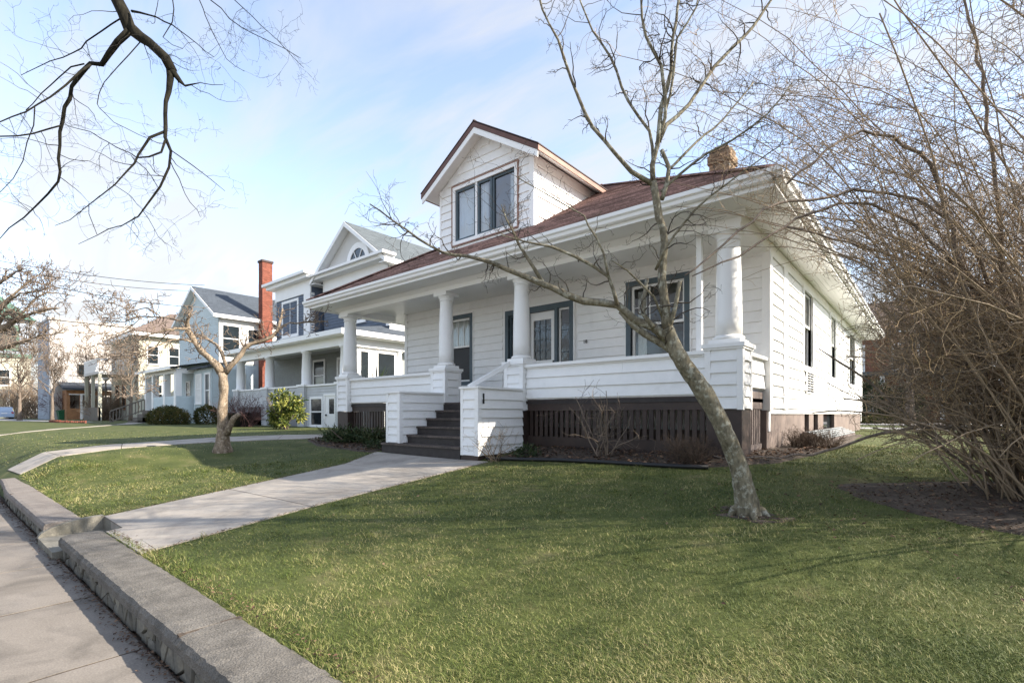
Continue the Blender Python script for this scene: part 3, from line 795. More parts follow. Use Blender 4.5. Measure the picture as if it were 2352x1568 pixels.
# ---- stairs
zs_ = [.90, 1.07, 1.24, 1.41, 1.58, 1.75]
for k, z in enumerate(zs_):
    y = 6.27 + .26 * k; x0, x1 = (-8.86, -6.505) if k == 0 else (-8.335, -6.505)
    yb = y + (.262 if k == 0 else .30)
    sp = obj('step', MB().box(x0, x1, y + .03, 7.56 if k == 5 else min(7.6, y + .33 if k else 6.60), .5, z - .042), M['stepbrown'], H)
    obj('tread', MB().box(x0, x1, y, y + (.293 if k else .33), z - .04, z), M['tread'], sp)
for (a, b, y0, z0, zt) in ((-8.80, -8.34, 6.36, .902, 1.93), (-6.50, -6.06, 6.30, .76, 1.95)):
    p = obj('stair_cheek', MB().box(a + .025, b - .025, y0 + .025, 7.565, z0, zt), M['white'], H)
    siding(p, 'front', y0 + .025, a + .07, b - .09, z0 + .01, zt - .03, .175)
    siding(p, 'right', b - .025, y0 + .09, 7.56, z0 + .01, zt - .03, .175)
    obj('corner_post', MB().box(a, a + .07, y0, y0 + .07, z0, zt - .001).box(b - .09, b, y0, y0 + .09, z0, zt - .001), M['trim'], p)
    obj('cap', MB().box(a - .02, b + .02, y0 - .02, 7.56, zt, zt + .035), M['trim'], p)
    if a > -7: obj('base_block', MB().box(a + .01, b - .01, y0 + .01, 7.56, .45, z0 - .001), M['brown'], p)
hr = MB().bar((-6.40, 6.42, 1.99), (-6.40, 7.56, 2.50), .05, .075)
obj('handrail', hr, M['trim'], H)
obj('mail_peg', MB().box(-6.06, -6.045, 6.42, 6.45, 1.68, 1.86), M['black'], H)

# ---- roof
EX0, EX1, EY0, EY1, EZ, SL = -13.32, -1.50, 7.0, 24.4, 4.615, 0.6
hx = (EX1 - EX0) / 2; rx = (EX0 + EX1) / 2; RZ = EZ + hx * SL
A_, B_, C_, D_ = (EX0, EY0, EZ), (EX1, EY0, EZ), (EX1, EY1, EZ), (EX0, EY1, EZ)
R0, R1 = (rx, EY0 + hx, RZ), (rx, EY1 - hx, RZ)
up = -.03
def dn(p, k): return (p[0], p[1], p[2] + k)
rf = MB().add([dn(p, up) for p in (A_, B_, C_, D_, R0, R1)], [(0, 1, 4), (1, 2, 5, 4), (2, 3, 5), (3, 0, 4, 5), (3, 2, 1, 0)])
roof = obj('roof', rf, M['shingle'], H)
sg = MB(); exp = .125; n = int(hx / exp)
for face in range(3):
    for k in range(n):
        t0, t1 = k * exp, min(hx, (k + 1) * exp + .02)
        zl, zh = EZ + SL * t0 + .006, EZ + SL * t1 - .010
        if face == 0: q = [(EX0 + t0, EY0 + t0 - .012), (EX1 - t0, EY0 + t0 - .012), (EX1 - t1, EY0 + t1), (EX0 + t1, EY0 + t1)]
        elif face == 1: q = [(EX1 - t0 + .012, EY0 + t0), (EX1 - t0 + .012, EY1 - t0), (EX1 - t1, EY1 - t1), (EX1 - t1, EY0 + t1)]
        else: q = [(EX0 + t0 - .012, EY1 - t0), (EX0 + t0 - .012, EY0 + t0), (EX0 + t1, EY0 + t1), (EX0 + t1, EY1 - t1)]
        if face == 0:                                   # split into strips with a slightly uneven butt edge
            m = max(1, int((q[1][0] - q[0][0]) / .32)); b0 = len(sg.v)
            for i in range(m + 1):
                f = i / m; jz = rng.uniform(-.004, .007)
                sg.v += [(q[0][0] + (q[1][0] - q[0][0]) * f, q[0][1], zl - .016), (q[0][0] + (q[1][0] - q[0][0]) * f, q[0][1], zl + jz), (q[3][0] + (q[2][0] - q[3][0]) * f, q[3][1], zh)]
            for i in range(m):
                o = b0 + 3 * i; sg.f += [(o, o + 3, o + 4, o + 1), (o + 1, o + 4, o + 5, o + 2)]
        else:
            sg.add([(*q[0], zl - .016), (*q[1], zl - .016), (*q[0], zl), (*q[1], zl), (*q[2], zh), (*q[3], zh)], [(0, 1, 3, 2), (2, 3, 4, 5)])
obj('shingles', sg, M['shingle'], roof, kind='stuff')
hp = MB()
for p, q in ((B_, R0), (A_, R0), (R0, R1)): hp.bar(dn(p, .02), dn(q, .02), .2, .03)
obj('hip_cap', hp, M['shingle'], roof)
obj('soffit', MB().box(EX0 + .05, EX1 - .05, EY0 + .05, EY1 - .05, CEIL, CEIL + .035), M['trim'], roof)
fa = MB().box(EX0 + .02, EX1 - .02, EY0 + .02, EY0 + .049, 4.40, 4.575).box(EX1 - .049, EX1 - .02, EY0 + .05, EY1 - .02, 4.40, 4.575).box(EX0 + .02, EX0 + .049, EY0 + .05, EY1 - .02, 4.40, 4.575)
obj('fascia', fa, M['trim'], roof)
gp = [(0, 4.455), (.05, 4.455), (.075, 4.475), (.085, 4.52), (.118, 4.545), (.122, 4.60), (.108, 4.60), (.104, 4.55), (0, 4.54)]
g = MB().prism([(EX0 - .08, EY0 + .018 - w, z) for w, z in gp], (EX1 - EX0 + .16, 0, 0))
obj('gutter', g, M['trim'], roof)
obj('gutter', MB().prism([(EX1 - .018 + w, EY0 + .02, z) for w, z in gp], (0, EY1 - EY0, 0)), M['trim'], roof)
sb = MB()
for i in range(6): sb.box(EX1 - .12 - i * .09, EX1 - .112 - i * .09, 9.5, EY1 - .1, CEIL - .006, CEIL - .001)
obj('soffit_joint', sb, M['white'], roof)
# ---- dormer
DX0, DX1, DY, DC, DE = -9.50, -6.56, 8.55, -8.03, 7.06
fD = front(DY); dw = (-8.98, -7.08, 5.72, 6.98)
apex = DE + .10 + (DX1 - DC) * .62
def gab(z): k = (apex - z) / .62; return max(DX0, DC - k), min(DX1, DC + k)
s = wall_holes(fD, DX0, DX1, 5.3, DE + .05, [dw], .1)
s.prism([(DX0, DY, DE + .05), (DX1, DY, DE + .05), (DC, DY, apex)], (0, .1, 0))
s.box(DX0, DX0 + .1, DY + .1, 11.3, 5.3, DE + .05).box(DX1 - .1, DX1, DY + .1, 11.3, 5.3, DE + .05)
do = obj('dormer', s, M['white'], H)
DHL = [(dw[0] - .12, dw[1] + .12, dw[2] - .12, dw[3] + .12)]
siding(do, 'front', DY, DX0 + .02, DX1 - .1, 5.36, DE + .05, .2, DHL)
siding(do, 'front', DY, DX0, DX1, DE + .06, apex - .1, .19, (), lambda z: gab(z + .10))
siding(do, 'right', DX1, DY + .1, 11.2, 5.36, DE + .02, .205)
obj('corner_board', MB().box(DX1 - .10, DX1 + .03, DY - .035, DY + .10, 5.34, DE + .04), M['trim'], do)
obj('corner_board', MB().box(DX0 - .03, DX0 + .02, DY - .035, DY + .1, 5.3, DE + .04), M['trim'], do)
obj('room', MB().box(DX0 + .15, DX1 - .15, DY + 2.2, DY + 2.3, 5.4, 7.1).box(DX0 + .15, DX1 - .15, DY + .15, DY + 2.2, 5.4, 5.5), M['room'], do)
OV, OF = .36, .33                                       # side and front overhang of the dormer roof
ex = DX1 + OV - DC; ez = apex - .62 * ex
for sgn in (-1, 1):
    sl_ = MB()
    P = [(DC, ez + .62 * ex + .10), (DC + sgn * ex, ez + .10), (DC + sgn * ex, ez + .02), (DC, ez + .62 * ex + .02)]
    sl_.prism([(x, DY - OF, z) for x, z in P][::sgn], (0, 4.4, 0))
    o = obj('dormer_roof', sl_, M['shingle'], H)
    top = [(DC - sgn * .02, ez + .62 * ex + .128), (DC + sgn * (ex + .03), ez + .098), (DC + sgn * (ex + .03), ez + .122), (DC - sgn * .02, ez + .62 * ex + .155)]
    obj('shingle_edge', MB().prism([(x, DY - OF - .03, z) for x, z in top], (0, 4.4, 0)), M['roofedge'], o)
    bar_ = [(DC, ez + .62 * ex + .10), (DC + sgn * ex, ez + .10), (DC + sgn * ex, ez - .01), (DC, ez + .62 * ex - .01)]
    obj('rake_fascia', MB().prism([(x, DY - OF - .025, z) for x, z in bar_], (0, .022, 0)), M['barge'], o)
    bar2 = [(DC, ez + .62 * ex - .012), (DC + sgn * (ex - .01), ez - .012), (DC + sgn * (ex - .01), ez - .15), (DC, ez + .62 * ex - .15)]
    obj('bargeboard', MB().prism([(x, DY - OF - .012, z) for x, z in bar2], (0, .03, 0)), M['trim'], o)
    sof = [(DC, ez + .62 * ex + .018), (DC + sgn * (ex - .012), ez + .018), (DC + sgn * (ex - .012), ez - .01), (DC, ez + .62 * ex - .01)]
    obj('soffit', MB().prism([(x, DY - OF + .02, z) for x, z in sof], (0, 4.3, 0)), M['trim'], o)
    fx = DC + sgn * ex
    obj('eave_fascia', MB().box(min(fx, fx + sgn * .025), max(fx, fx + sgn * .025), DY - OF - .02, DY + 3.4, ez - .02, ez + .08), M['copper'], o)
# dormer window: three lights
w = obj('window', casing(fD, dw, .11, .035), M['trim'], do)
obj('moulding', edge_trim(fD, dw, .085, .045), M['copper'], do)
lights = [(-8.98, -8.30), (-8.24, -7.78), (-7.78, -7.08)]
obj('mullion', fbox(MB(), fD, -8.30, -8.24, -.06, .02, dw[2], dw[3]), M['trim'], do)
for i, (a, b) in enumerate(lights):
    s = MB(); sash(s, fD, a, b, dw[2], dw[3], -.055 - .02 * (i == 2), .0 - .02 * (i == 2), .055)
    obj('sash', s, M['slate'], do)
    pane('pane', fD, a + .055, b - .055, dw[2] + .055, dw[3] - .055, -.035 - .02 * (i == 2), do, M['dormerglass'])
for a, b, c in ((-8.95, -8.33, 9), (-8.22, -7.98, 4), (-7.3, -7.1, 3)):
    obj('curtain', curtain_mesh(fD, a, b, dw[2], dw[3], -.11, c, .022), M['curtain'], do)
# ---- chimney of tan brick
cx0, cx1, cy0, cy1 = -4.27, -3.77, 12.75, 13.25
ch = obj('chimney', MB().box(cx0 + .012, cx1 - .012, cy0 + .012, cy1 - .012, 5.6, 8.02), M['mortar'], H)
def brick_course(z, x0, x1, y0, y1, h, off):
    L = .235
    for face in range(2):
        a, b = (x0, x1) if face == 0 else (y0 + .11, y1)
        u = a - off * L / 2
        while u < b - .02:
            p, q = max(a, u) + .005, min(b, u + L) - .005
            if q - p > .03:
                s = MB().box(p, q, y0, y0 + .1, z, z + h) if face == 0 else MB().box(x1 - .1, x1, p, q, z, z + h)
                obj('brick', s, M['tanbrick'], ch)
            u += L
z = 6.35; k = 0
while z < 8.06:
    e = .035 if z > 7.7 else 0.0
    if z > 7.92: e = .0
    brick_course(z, cx0 - e, cx1 + e, cy0 - e, cy1 + e, .062, k % 2); z += .075; k += 1
obj('flue', MB().box(cx0 + .1, cx1 - .1, cy0 + .1, cy1 - .1, 8.02, 8.16), M['mortar'], ch)

# ------------------------------------------------------------------ neighbouring houses
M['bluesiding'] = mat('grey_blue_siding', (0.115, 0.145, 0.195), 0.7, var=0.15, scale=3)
M['greysiding'] = mat('grey_green_siding', (0.30, 0.315, 0.30), 0.7, var=0.1)
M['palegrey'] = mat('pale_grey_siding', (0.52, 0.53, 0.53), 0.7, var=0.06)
M['paleblue'] = mat('pale_blue_siding', (0.56, 0.64, 0.66), 0.7, var=0.06)
M['offwhite'] = mat('off_white_wall', (0.6, 0.59, 0.565), 0.75, var=0.06, scale=0.6)
M['cream'] = mat('cream_wall', (0.47, 0.455, 0.37), 0.8, var=0.07, scale=0.7)
M['stucco'] = mat('white_stucco', (0.5, 0.47, 0.445), 0.9, var=0.10, scale=0.5)
M['bluegrey'] = mat('blue_grey_wall', (0.30, 0.34, 0.40), 0.85, var=0.1, scale=0.6)
M['greyroof'] = course_mat('grey_shingle', (0.105, 0.12, 0.128), 0.12, 0.3, dark=0.75, var=0.14)
M['slateroof'] = course_mat('slate_shingle', (0.07, 0.082, 0.098), 0.12, 0.3, dark=0.75, var=0.15)
M['brownroof'] = course_mat('brown_shingle', (0.17, 0.13, 0.11), 0.14, 0.3, dark=0.75, var=0.15)
M['redbrick'] = course_mat('red_brick', (0.2, 0.07, 0.047), 0.078, 0.22, dark=0.8, var=0.25)
M['housebrick'] = course_mat('brown_brick', (0.26, 0.115, 0.075), 0.078, 0.22, dark=0.8, var=0.2)
M['stonebase'] = mat('grey_foundation_stone', (0.19, 0.19, 0.195), 0.9, col2=(0.36, 0.36, 0.36), scale=2.2, bump=0.5, bscale=8)
M['green'] = mat('green_paint', (0.10, 0.2, 0.15), 0.5, var=0.15)
M['greenbin'] = mat('green_plastic', (0.015, 0.11, 0.05), 0.4, var=0.15)
M['wood'] = mat('grey_wood', (0.15, 0.13, 0.11), 0.85, var=0.2, scale=4)
M['orange'] = mat('orange_brown_wood', (0.3, 0.15, 0.07), 0.8, var=0.2, scale=3)
M['silver'] = mat('silver_paint', (0.42, 0.52, 0.66), 0.25, var=0.03, spec=0.6)
M['rubber'] = mat('rubber', (0.02, 0.02, 0.02), 0.8)
M['redlamp'] = mat('red_lamp', (0.4, 0.02, 0.02), 0.2)

def clap(fm, u0, u1, z0, z1, e, holes=()):
    """far clapboards: real lapped relief in one sheet"""
    s = MB(); n = max(1, int(round((z1 - z0) / e))); h = (z1 - z0) / n
    for k in range(n):
        za, zb = z0 + k*h, z0 + (k+1)*h; zc = (za + zb) / 2; spans = [(u0, u1)]
        for a, b, c, d in holes:
            if c < zc < d:
                ns = []
                for p, q in spans:
                    if b <= p or a >= q: ns.append((p, q)); continue
                    if a > p: ns.append((p, a))
                    if b < q: ns.append((b, q))
                spans = ns
        for p, q in spans:
            s.add([fm(p, .0, za), fm(q, .0, za), fm(q, .03, za), fm(p, .03, za), fm(q, .004, zb), fm(p, .004, zb)], [(0, 1, 2, 3), (3, 2, 4, 5)])
    return s
def gable_roof(root, x0, x1, y0, y1, ze, zr, mt, trim, ov=.45, ovf=.4, th=.14, name='roof'):
    """ridge along Y; returns the roof part"""
    xc = (x0 + x1) / 2; sl = (zr - ze) / (xc - x0)
    s = MB()
    for sg in (-1, 1):
        xe = xc + sg * ((x1 - x0) / 2 + ov); zz = ze - ov * sl
        s.prism([(xc, y0 - ovf, zr + th), (xe, y0 - ovf, zz + th), (xe, y0 - ovf, zz), (xc, y0 - ovf, zr)], (0, y1 - y0 + 2*ovf, 0))
    r = obj(name, s, mt, root)
    for sg in (-1, 1):
        xe = xc + sg * ((x1 - x0) / 2 + ov); zz = ze - ov * sl
        obj('rake_board', MB().prism([(xc, y0 - ovf - .04, zr + th - .03), (xe, y0 - ovf - .04, zz + th - .03), (xe, y0 - ovf - .04, zz - .12), (xc, y0 - ovf - .04, zr - .14)], (0, .038, 0)), trim, r)
        obj('rake_soffit', MB().prism([(xc, y0 - ovf - .0, zr - .002), (xe, y0 - ovf - .0, zz - .002), (xe, y0 - ovf, zz - .03), (xc, y0 - ovf, zr - .03)], (0, ovf - .02, 0)), trim, r)
        obj('eave_board', MB().box(min(xe, xe + sg*.05), max(xe, xe + sg*.05), y0 - ovf, y1 + ovf, zz - .12, zz + th - .02), trim, r)
        obj('soffit', MB().box(min(xe, xc + sg*(x1-x0)/2), max(xe, xc + sg*(x1-x0)/2), y0 - ovf, y1 + ovf, zz - .10, zz - .06), trim, r)
    return r
def far_column(root, cx, cy, z0, z1, r, mt, base=.0):
    c = obj('column', MB().lathe(cx, cy, [(r*1.12, z0), (r*1.12, z0 + .05), (r, z0 + .08), (r, z0 + (z1-z0)*.4), (r*.85, z1 - .1), (r*1.1, z1 - .06), (r*1.12, z1)], 16), mt, root, True)
    return c

# ---- grey-blue house next door
N = empty('grey_blue_house', (-26, 15, .85), label='tall grey-blue neighbour house with white columned porch and arched attic window', cat='house')
NY = 12.5
fN = front(NY)
# porch base with rail wall
bwin, bdoor = (-23.35, -22.35, .98, 2.22), (-22.05, -20.95, .78, 2.35)
obj('porch_base', MB().box(-32.6, -20.3, NY + .06, 15.0, .6, 2.2), M['stonebase'], N)
pb = obj('porch_wall', MB().box(-32.5, -24.4, NY, NY + .14, 2.0, 2.84).box(-23.9, -20.3, NY, NY + .14, .7, 2.84).box(-20.44, -20.3, NY + .14, 16, .7, 2.84), M['palegrey'], N)
obj('clapboard', clap(fN, -23.9, -20.3, .75, 2.82, .13, [(bwin[0]-.1, bwin[1]+.1, bwin[2]-.1, bwin[3]+.1), (bdoor[0]-.1, bdoor[1]+.1, .6, bdoor[3]+.1)]), M['palegrey'], pb, kind='stuff')
obj('clapboard', clap(fN, -32.5, -24.5, 1.9, 2.82, .13), M['palegrey'], pb, kind='stuff')
obj('clapboard', clap(right(-20.3), NY, 16, .75, 2.82, .13), M['palegrey'], pb, kind='stuff')
obj('rail_cap', MB().box(-32.6, -20.2, NY - .08, NY + .2, 2.84, 2.92), M['trim'], pb)
obj('rail_cap', MB().box(-20.5, -20.2, NY + .2, 16.0, 2.84, 2.92), M['trim'], pb)
far_window(N, fN, bwin[0], bwin[1], bwin[2], bwin[3], M['trim'], M['farglass'], t=.11)
d = MB(); sash(d, fN, bdoor[0]-.1, bdoor[1]+.1, bdoor[2]-.1, bdoor[3]+.1, -.01, .05, .1)
bd = obj('door_frame', d, M['trim'], N)
obj('door_leaf', wall_holes(front(NY - .02), bdoor[0], bdoor[1], bdoor[2], bdoor[3], [(-21.7, -21.25, 1.5, 2.2)], .03), M['trim'], bd)
pane('pane', fN, -21.7, -21.25, 1.5, 2.2, .005, bd, M['farglass'])
obj('knob', MB().box(-21.92, -21.85, NY - .09, NY - .05, 1.4, 1.48), M['black'], bd)
# porch columns on stone pedestals
for cx in (-20.62, -24.15, -28.25, -32.1):
    p = obj('pedestal', MB().box(cx - .34, cx + .34, NY - .12, NY + .5, .7, 2.86), M['palegrey'], N)
    obj('clapboard', clap(front(NY - .12), cx - .34, cx + .34, .8, 2.85, .13), M['palegrey'], p, kind='stuff')
    obj('clapboard', clap(right(cx + .34), NY - .12, NY + .5, .8, 2.85, .13), M['palegrey'], p, kind='stuff')
    obj('cap', MB().box(cx - .4, cx + .4, NY - .18, NY + .56, 2.861, 2.96), M['trim'], p)
    far_column(N, cx, NY + .18, 2.961, 4.62, .25, M['trim'])
far_column(N, -20.62, 15.6, 2.921, 4.62, .25, M['trim'])
# porch roof
PZ = 4.62
obj('porch_beam', MB().box(-32.6, -20.3, NY - .05, NY + .4, PZ, 5.0).box(-20.75, -20.3, NY + .4, 16.2, PZ, 5.0), M['trim'], N)
obj('porch_ceiling', MB().box(-32.5, -20.4, NY + .3, 16.3, 4.92, 4.98), M['offwhite'], N)
pr = MB().add([(-33.2, NY - .55, 5.28), (-19.75, NY - .55, 5.28), (-19.75, 17.2, 5.28), (-21.2, 15.2, 5.95), (-33.2, 15.2, 5.95), (-21.2, 17.2, 5.95)], [(0, 1, 3, 4), (1, 2, 5, 3)])
pr = obj('porch_roof', pr, M['slateroof'], N)
obj('cornice', MB().box(-33.2, -19.75, NY - .55, NY - .47, 5.04, 5.27).box(-33.2, -19.8, NY - .47, NY + .2, 5.001, 5.05).box(-19.83, -19.75, NY - .47, 17.2, 5.04, 5.27).box(-20.3, -19.83, NY + .2, 17.2, 5.001, 5.05), M['trim'], pr)
# ground floor wall behind the porch
gw = front(15.0)
obj('ground_floor_wall', MB().box(-33, -20.9, 15.0, 26, .8, 5.3), M['greysiding'], N)
obj('clapboard', clap(gw, -32.5, -20.9, 2.2, 4.9, .13), M['greysiding'], N, kind='stuff')
far_window(N, front(14.95), -27.6, -26.5, 2.9, 4.5, M['trim'], M['farglass'], t=.12)
dd = MB(); sash(dd, front(14.95), -25.1, -23.2, 2.2, 4.6, 0, .06, .14)
dd = obj('front_door', dd, M['trim'], N)
obj('door_leaf', MB().box(-24.96, -24.2, 14.93, 14.96, 2.3, 4.46), M['offwhite'], dd); pane('pane', front(14.92), -24.1, -23.4, 2.5, 4.46, 0, dd, M['farglass'])
# sunlit end of the porch, closed with windows
obj('porch_end', MB().box(-20.66, -20.45, 13.15, 15.4, 2.92, 4.62), M['trim'], N)
far_window(N, right(-20.44), 13.35, 13.75, 3.1, 4.42, M['trim'], M['farglass'], t=.08, rail=False)
far_window(N, right(-20.44), 14.3, 15.25, 3.1, 4.42, M['trim'], M['farglass'], t=.08, rail=False)
# upper storey
obj('upper_wall', MB().box(-26.9, -20.75, 15.2, 26, 5.3, 9.25), M['bluesiding'], N)
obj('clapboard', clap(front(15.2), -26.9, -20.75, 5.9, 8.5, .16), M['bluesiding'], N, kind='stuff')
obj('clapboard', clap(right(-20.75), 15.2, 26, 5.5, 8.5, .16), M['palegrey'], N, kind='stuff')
obj('frieze', MB().box(-26.95, -20.7, 15.12, 15.19, 8.5, 9.2).box(-20.74, -20.68, 15.12, 26, 8.5, 9.2), M['trim'], N)
obj('corner_board', MB().box(-20.95, -20.69, 15.14, 15.3, 5.9, 8.5), M['trim'], N)
far_window(N, front(15.2), -24.2, -22.9, 6.5, 8.1, M['trim'], M['skyglass'], t=.14, mull=1)
# bay on the left with its flat cornice
obj('bay', MB().box(-31.9, -27.6, 14.75, 20, 5.6, 9.3), M['bluesiding'], N)
obj('clapboard', clap(front(14.75), -31.9, -27.6, 5.7, 8.5, .16), M['bluesiding'], N, kind='stuff')
obj('frieze', MB().box(-31.95, -27.55, 14.68, 14.74, 8.55, 9.3), M['trim'], N)
obj('clapboard', clap(right(-27.6), 14.75, 16, 5.7, 8.5, .16), M['bluesiding'], N, kind='stuff')
far_window(N, front(14.75), -31.0, -29.2, 6.35, 8.3, M['trim'], M['skyglass'], t=.16, rail=False, mull=1)
obj('corner_post', MB().box(-28.3, -27.58, 14.66, 14.95, 5.7, 8.55), M['trim'], N)
obj('bay_cornice', MB().prism([(-32.6, 14.1, 9.5), (-27.2, 14.1, 9.5), (-27.2, 20, 9.5), (-32.6, 20, 9.5)], (0, 0, .16)).box(-32.4, -27.3, 14.3, 20, 9.3, 9.4999), M['trim'], N)
# main gable roof with pediment
rr = gable_roof(N, -26.9, -20.75, 15.2, 25.5, 9.35, 11.55, M['greyroof'], M['trim'], ov=.5, ovf=.62)
pe = obj('pediment', MB().prism([(-26.7, 15.0, 9.35), (-20.9, 15.0, 9.35), (-23.82, 15.0, 11.5)], (0, .15, 0)), M['offwhite'], N)
obj('pediment_cornice', MB().prism([(-27.4, 14.4, 9.28), (-20.2, 14.4, 9.28), (-20.2, 15.2, 9.28), (-27.4, 15.2, 9.28)], (0, 0, .13)).box(-27.2, -20.35, 14.6, 15.2, 9.12, 9.2799), M['trim'], N)
s = MB(); ca = Vector((-23.1, 14.98, 9.45)); ro, ri = 1.05, .74; na = 14
for i in range(na):
    a0, a1 = pi * i / na, pi * (i + 1) / na
    s.prism([(ca.x + ro*cos(a0), 14.9, ca.z + ro*sin(a0)), (ca.x + ro*cos(a1), 14.9, ca.z + ro*sin(a1)), (ca.x + ri*cos(a1), 14.9, ca.z + ri*sin(a1)), (ca.x + ri*cos(a0), 14.9, ca.z + ri*sin(a0))], (0, .08, 0))
aw = obj('arched_window', s, M['trim'], N)
for i in range(3):
    a0, a1 = pi * i / 3, pi * (i + 1) / 3
    pts = [(ca.x, 14.95, ca.z)] + [(ca.x + ri*cos(a0 + (a1-a0)*k/5), 14.95, ca.z + ri*sin(a0 + (a1-a0)*k/5)) for k in range(6)]
    obj('pane', MB().add(pts, [tuple(range(7))]), M['farglass'], aw)
sp = MB()
for a in (pi/3, 2*pi/3): sp.bar((ca.x, 14.93, ca.z), (ca.x + ri*cos(a), 14.93, ca.z + ri*sin(a)), .04, .05, (0, 1, 0))
obj('spoke', sp, M['trim'], aw)
# side gable at the back right
gable = MB().prism([(-20.6, 20.2, 9.3), (-20.6, 26.4, 9.3), (-20.6, 23.3, 11.3)], (-3.0, 0, 0))
obj('cross_gable', gable, M['greyroof'], N)
# front steps, left of the bush
for k in range(5): obj('step', MB().box(-30.6, -28.9, NY - .3 - .3*(5-k), NY - .05, .6, .85 + .25*k), M['stonebase'], N)

# ---- pale blue house with tall brick chimney
L = empty('pale_blue_house', (-43, 15, .85), label='pale blue house with grey gable roof and tall red brick chimney', cat='house')
obj('wall', MB().box(-47.6, -39.3, 14.0, 26, .8, 8.75), M['paleblue'], L)
obj('clapboard', clap(right(-39.3), 14, 24, .9, 5.2, .15), M['paleblue'], L, kind='stuff')
obj('clapboard', clap(front(14.0), -47.6, -39.3, .9, 8.7, .15), M['paleblue'], L, kind='stuff')
obj('upper_cladding', MB().box(-39.29, -39.24, 14.0, 22, 5.2, 8.7), M['offwhite'], L)
g = MB().prism([(-47.6, 14.0, 8.75), (-39.3, 14.0, 8.75), (-43.45, 14.0, 11.2)], (0, .15, 0)); obj('gable', g, M['paleblue'], L)
gable_roof(L, -47.6, -39.3, 14.0, 20.5, 8.75, 11.15, M['slateroof'], M['trim'], ov=.45, ovf=.45)
cr = MB().prism([(-38.85, 19.2, 8.7), (-38.85, 27.5, 8.7), (-38.85, 23.3, 12.2)], (-8, 0, 0)); obj('cross_gable', cr, M['slateroof'], L)
far_window(L, right(-39.23), 14.25, 15.35, 6.05, 7.9, M['trim'], M['farglass'], t=.12)
far_window(L, right(-39.23), 16.0, 16.8, 6.6, 7.8, M['trim'], M['farglass'], t=.12, rail=False)
far_window(L, right(-39.27), 15.0, 15.7, 2.9, 4.3, M['cream'], M['farglass'], t=.14, rail=False)
ch2 = obj('chimney', MB().box(-39.2, -38.55, 16.75, 17.5, .8, 12.95), M['redbrick'], L)
obj('cap', MB().box(-39.26, -38.49, 16.69, 17.56, 12.951, 13.1), M['roofedge'], ch2)
# its porch
px0, px1, py = -46.6, -39.4, 11.4
obj('porch_floor', MB().box(px0, px1, py, 14, .7, 1.75), M['paleblue'], L)
rw2 = obj('porch_rail', MB().box(px0 + 2.0, px1, py, py + .12, 1.75, 2.72).box(px1 - .12, px1, py + .12, 13.98, 1.75, 2.72), M['paleblue'], L)
obj('clapboard', clap(front(py), px0 + 2.0, px1, 1.0, 2.7, .14), M['paleblue'], rw2, kind='stuff')
obj('clapboard', clap(right(px1), py, 14, 1.0, 2.7, .14), M['paleblue'], rw2, kind='stuff')
for cx in (px0 + .2, px0 + 2.0, px1 - 2.5, px1 - .2):
    obj('post', MB().box(cx - .19, cx + .19, py - .05, py + .33, 1.75, 4.3), M['trim'], L)
obj('porch_beam', MB().box(px0, px1, py - .02, py + .35, 4.3, 4.62).box(px1 - .35, px1, py + .35, 13.98, 4.3, 4.62), M['trim'], L)
p = MB().add([(px0 - .5, py - .5, 4.66), (px1 + .5, py - .5, 4.66), (px1 + .5, 14, 5.3), (px0 - .5, 14, 5.3)], [(0, 1, 2, 3)]).box(px0 - .5, px1 + .5, py - .5, py - .4, 4.62, 4.655)
obj('porch_roof', p, M['slateroof'], L); obj('porch_cornice', MB().box(px0 - .5, px1 + .5, py - .55, py - .501, 4.5, 4.7), M['trim'], L)
far_window(L, front(13.97), -45.8, -45.0, 2.4, 4.0, M['trim'], M['farglass'])
far_window(L, front(13.97), -44.0, -43.1, 1.9, 4.0, M['trim'], M['farglass'], rail=False)
far_window(L, front(13.97), -42.3, -41.0, 2.4, 4.0, M['trim'], M['farglass'])
# one storey wing right of the porch
obj('wing', MB().box(-39.2, -35.9, 12.4, 14.2, .8, 4.5), M['paleblue'], L)
obj('clapboard', clap(front(12.4), -39.2, -35.9, .9, 4.45, .14), M['paleblue'], L, kind='stuff')
obj('wing_roof', MB().prism([(-39.3, 12.0, 4.5), (-35.5, 12.0, 4.5), (-35.5, 14.3, 5.1), (-39.3, 14.3, 5.1)], (0, 0, .12)), M['slateroof'], L)
far_window(L, front(12.36), -38.6, -37.7, 2.3, 4.1, M['trim'], M['curtain'], t=.12)
far_window(L, front(12.36), -36.9, -36.2, 2.0, 4.1, M['trim'], M['farglass'], t=.12)
for k in range(4): obj('step', MB().box(px0 + .45, px0 + 1.75, py - .3*(4-k), py, .6, .97 + .26*k), M['wood'], L)

# ---- cream house with balcony, farther left
K = empty('cream_house', (-61, 17, .85), label='cream painted house with brown roof and white upper balcony', cat='house')
obj('wall', MB().box(-66, -56, 13.2, 27, .8, 9.0), M['cream'], K)
obj('roof', MB().add([(-66.7, 12.5, 9.05), (-55.3, 12.5, 9.05), (-55.3, 27.7, 9.05), (-66.7, 27.7, 9.05), (-62.5, 16.7, 11.7), (-59.5, 16.7, 11.7), (-59.5, 23.5, 11.7), (-62.5, 23.5, 11.7)], [(0,1,5,4),(1,2,6,5),(2,3,7,6),(3,0,4,7),(4,5,6,7),(3,2,1,0)]), M['brownroof'], K)
obj('cornice', MB().box(-66.6, -55.4, 12.6, 13.2, 8.7, 9.04).box(-56, -55.4, 13.2, 27, 8.7, 9.04), M['trim'], K)
for y, z in ((13.9, 6.2), (15.6, 6.2), (17.6, 6.2), (14.2, 2.6), (16.4, 2.6)): far_window(K, right(-55.98), y, y + .8, z, z + 1.6, M['trim'], M['farglass'])
for x in (-65.2, -58.2): far_window(K, front(13.18), x, x + 1.0, 6.2, 7.9, M['trim'], M['farglass'])
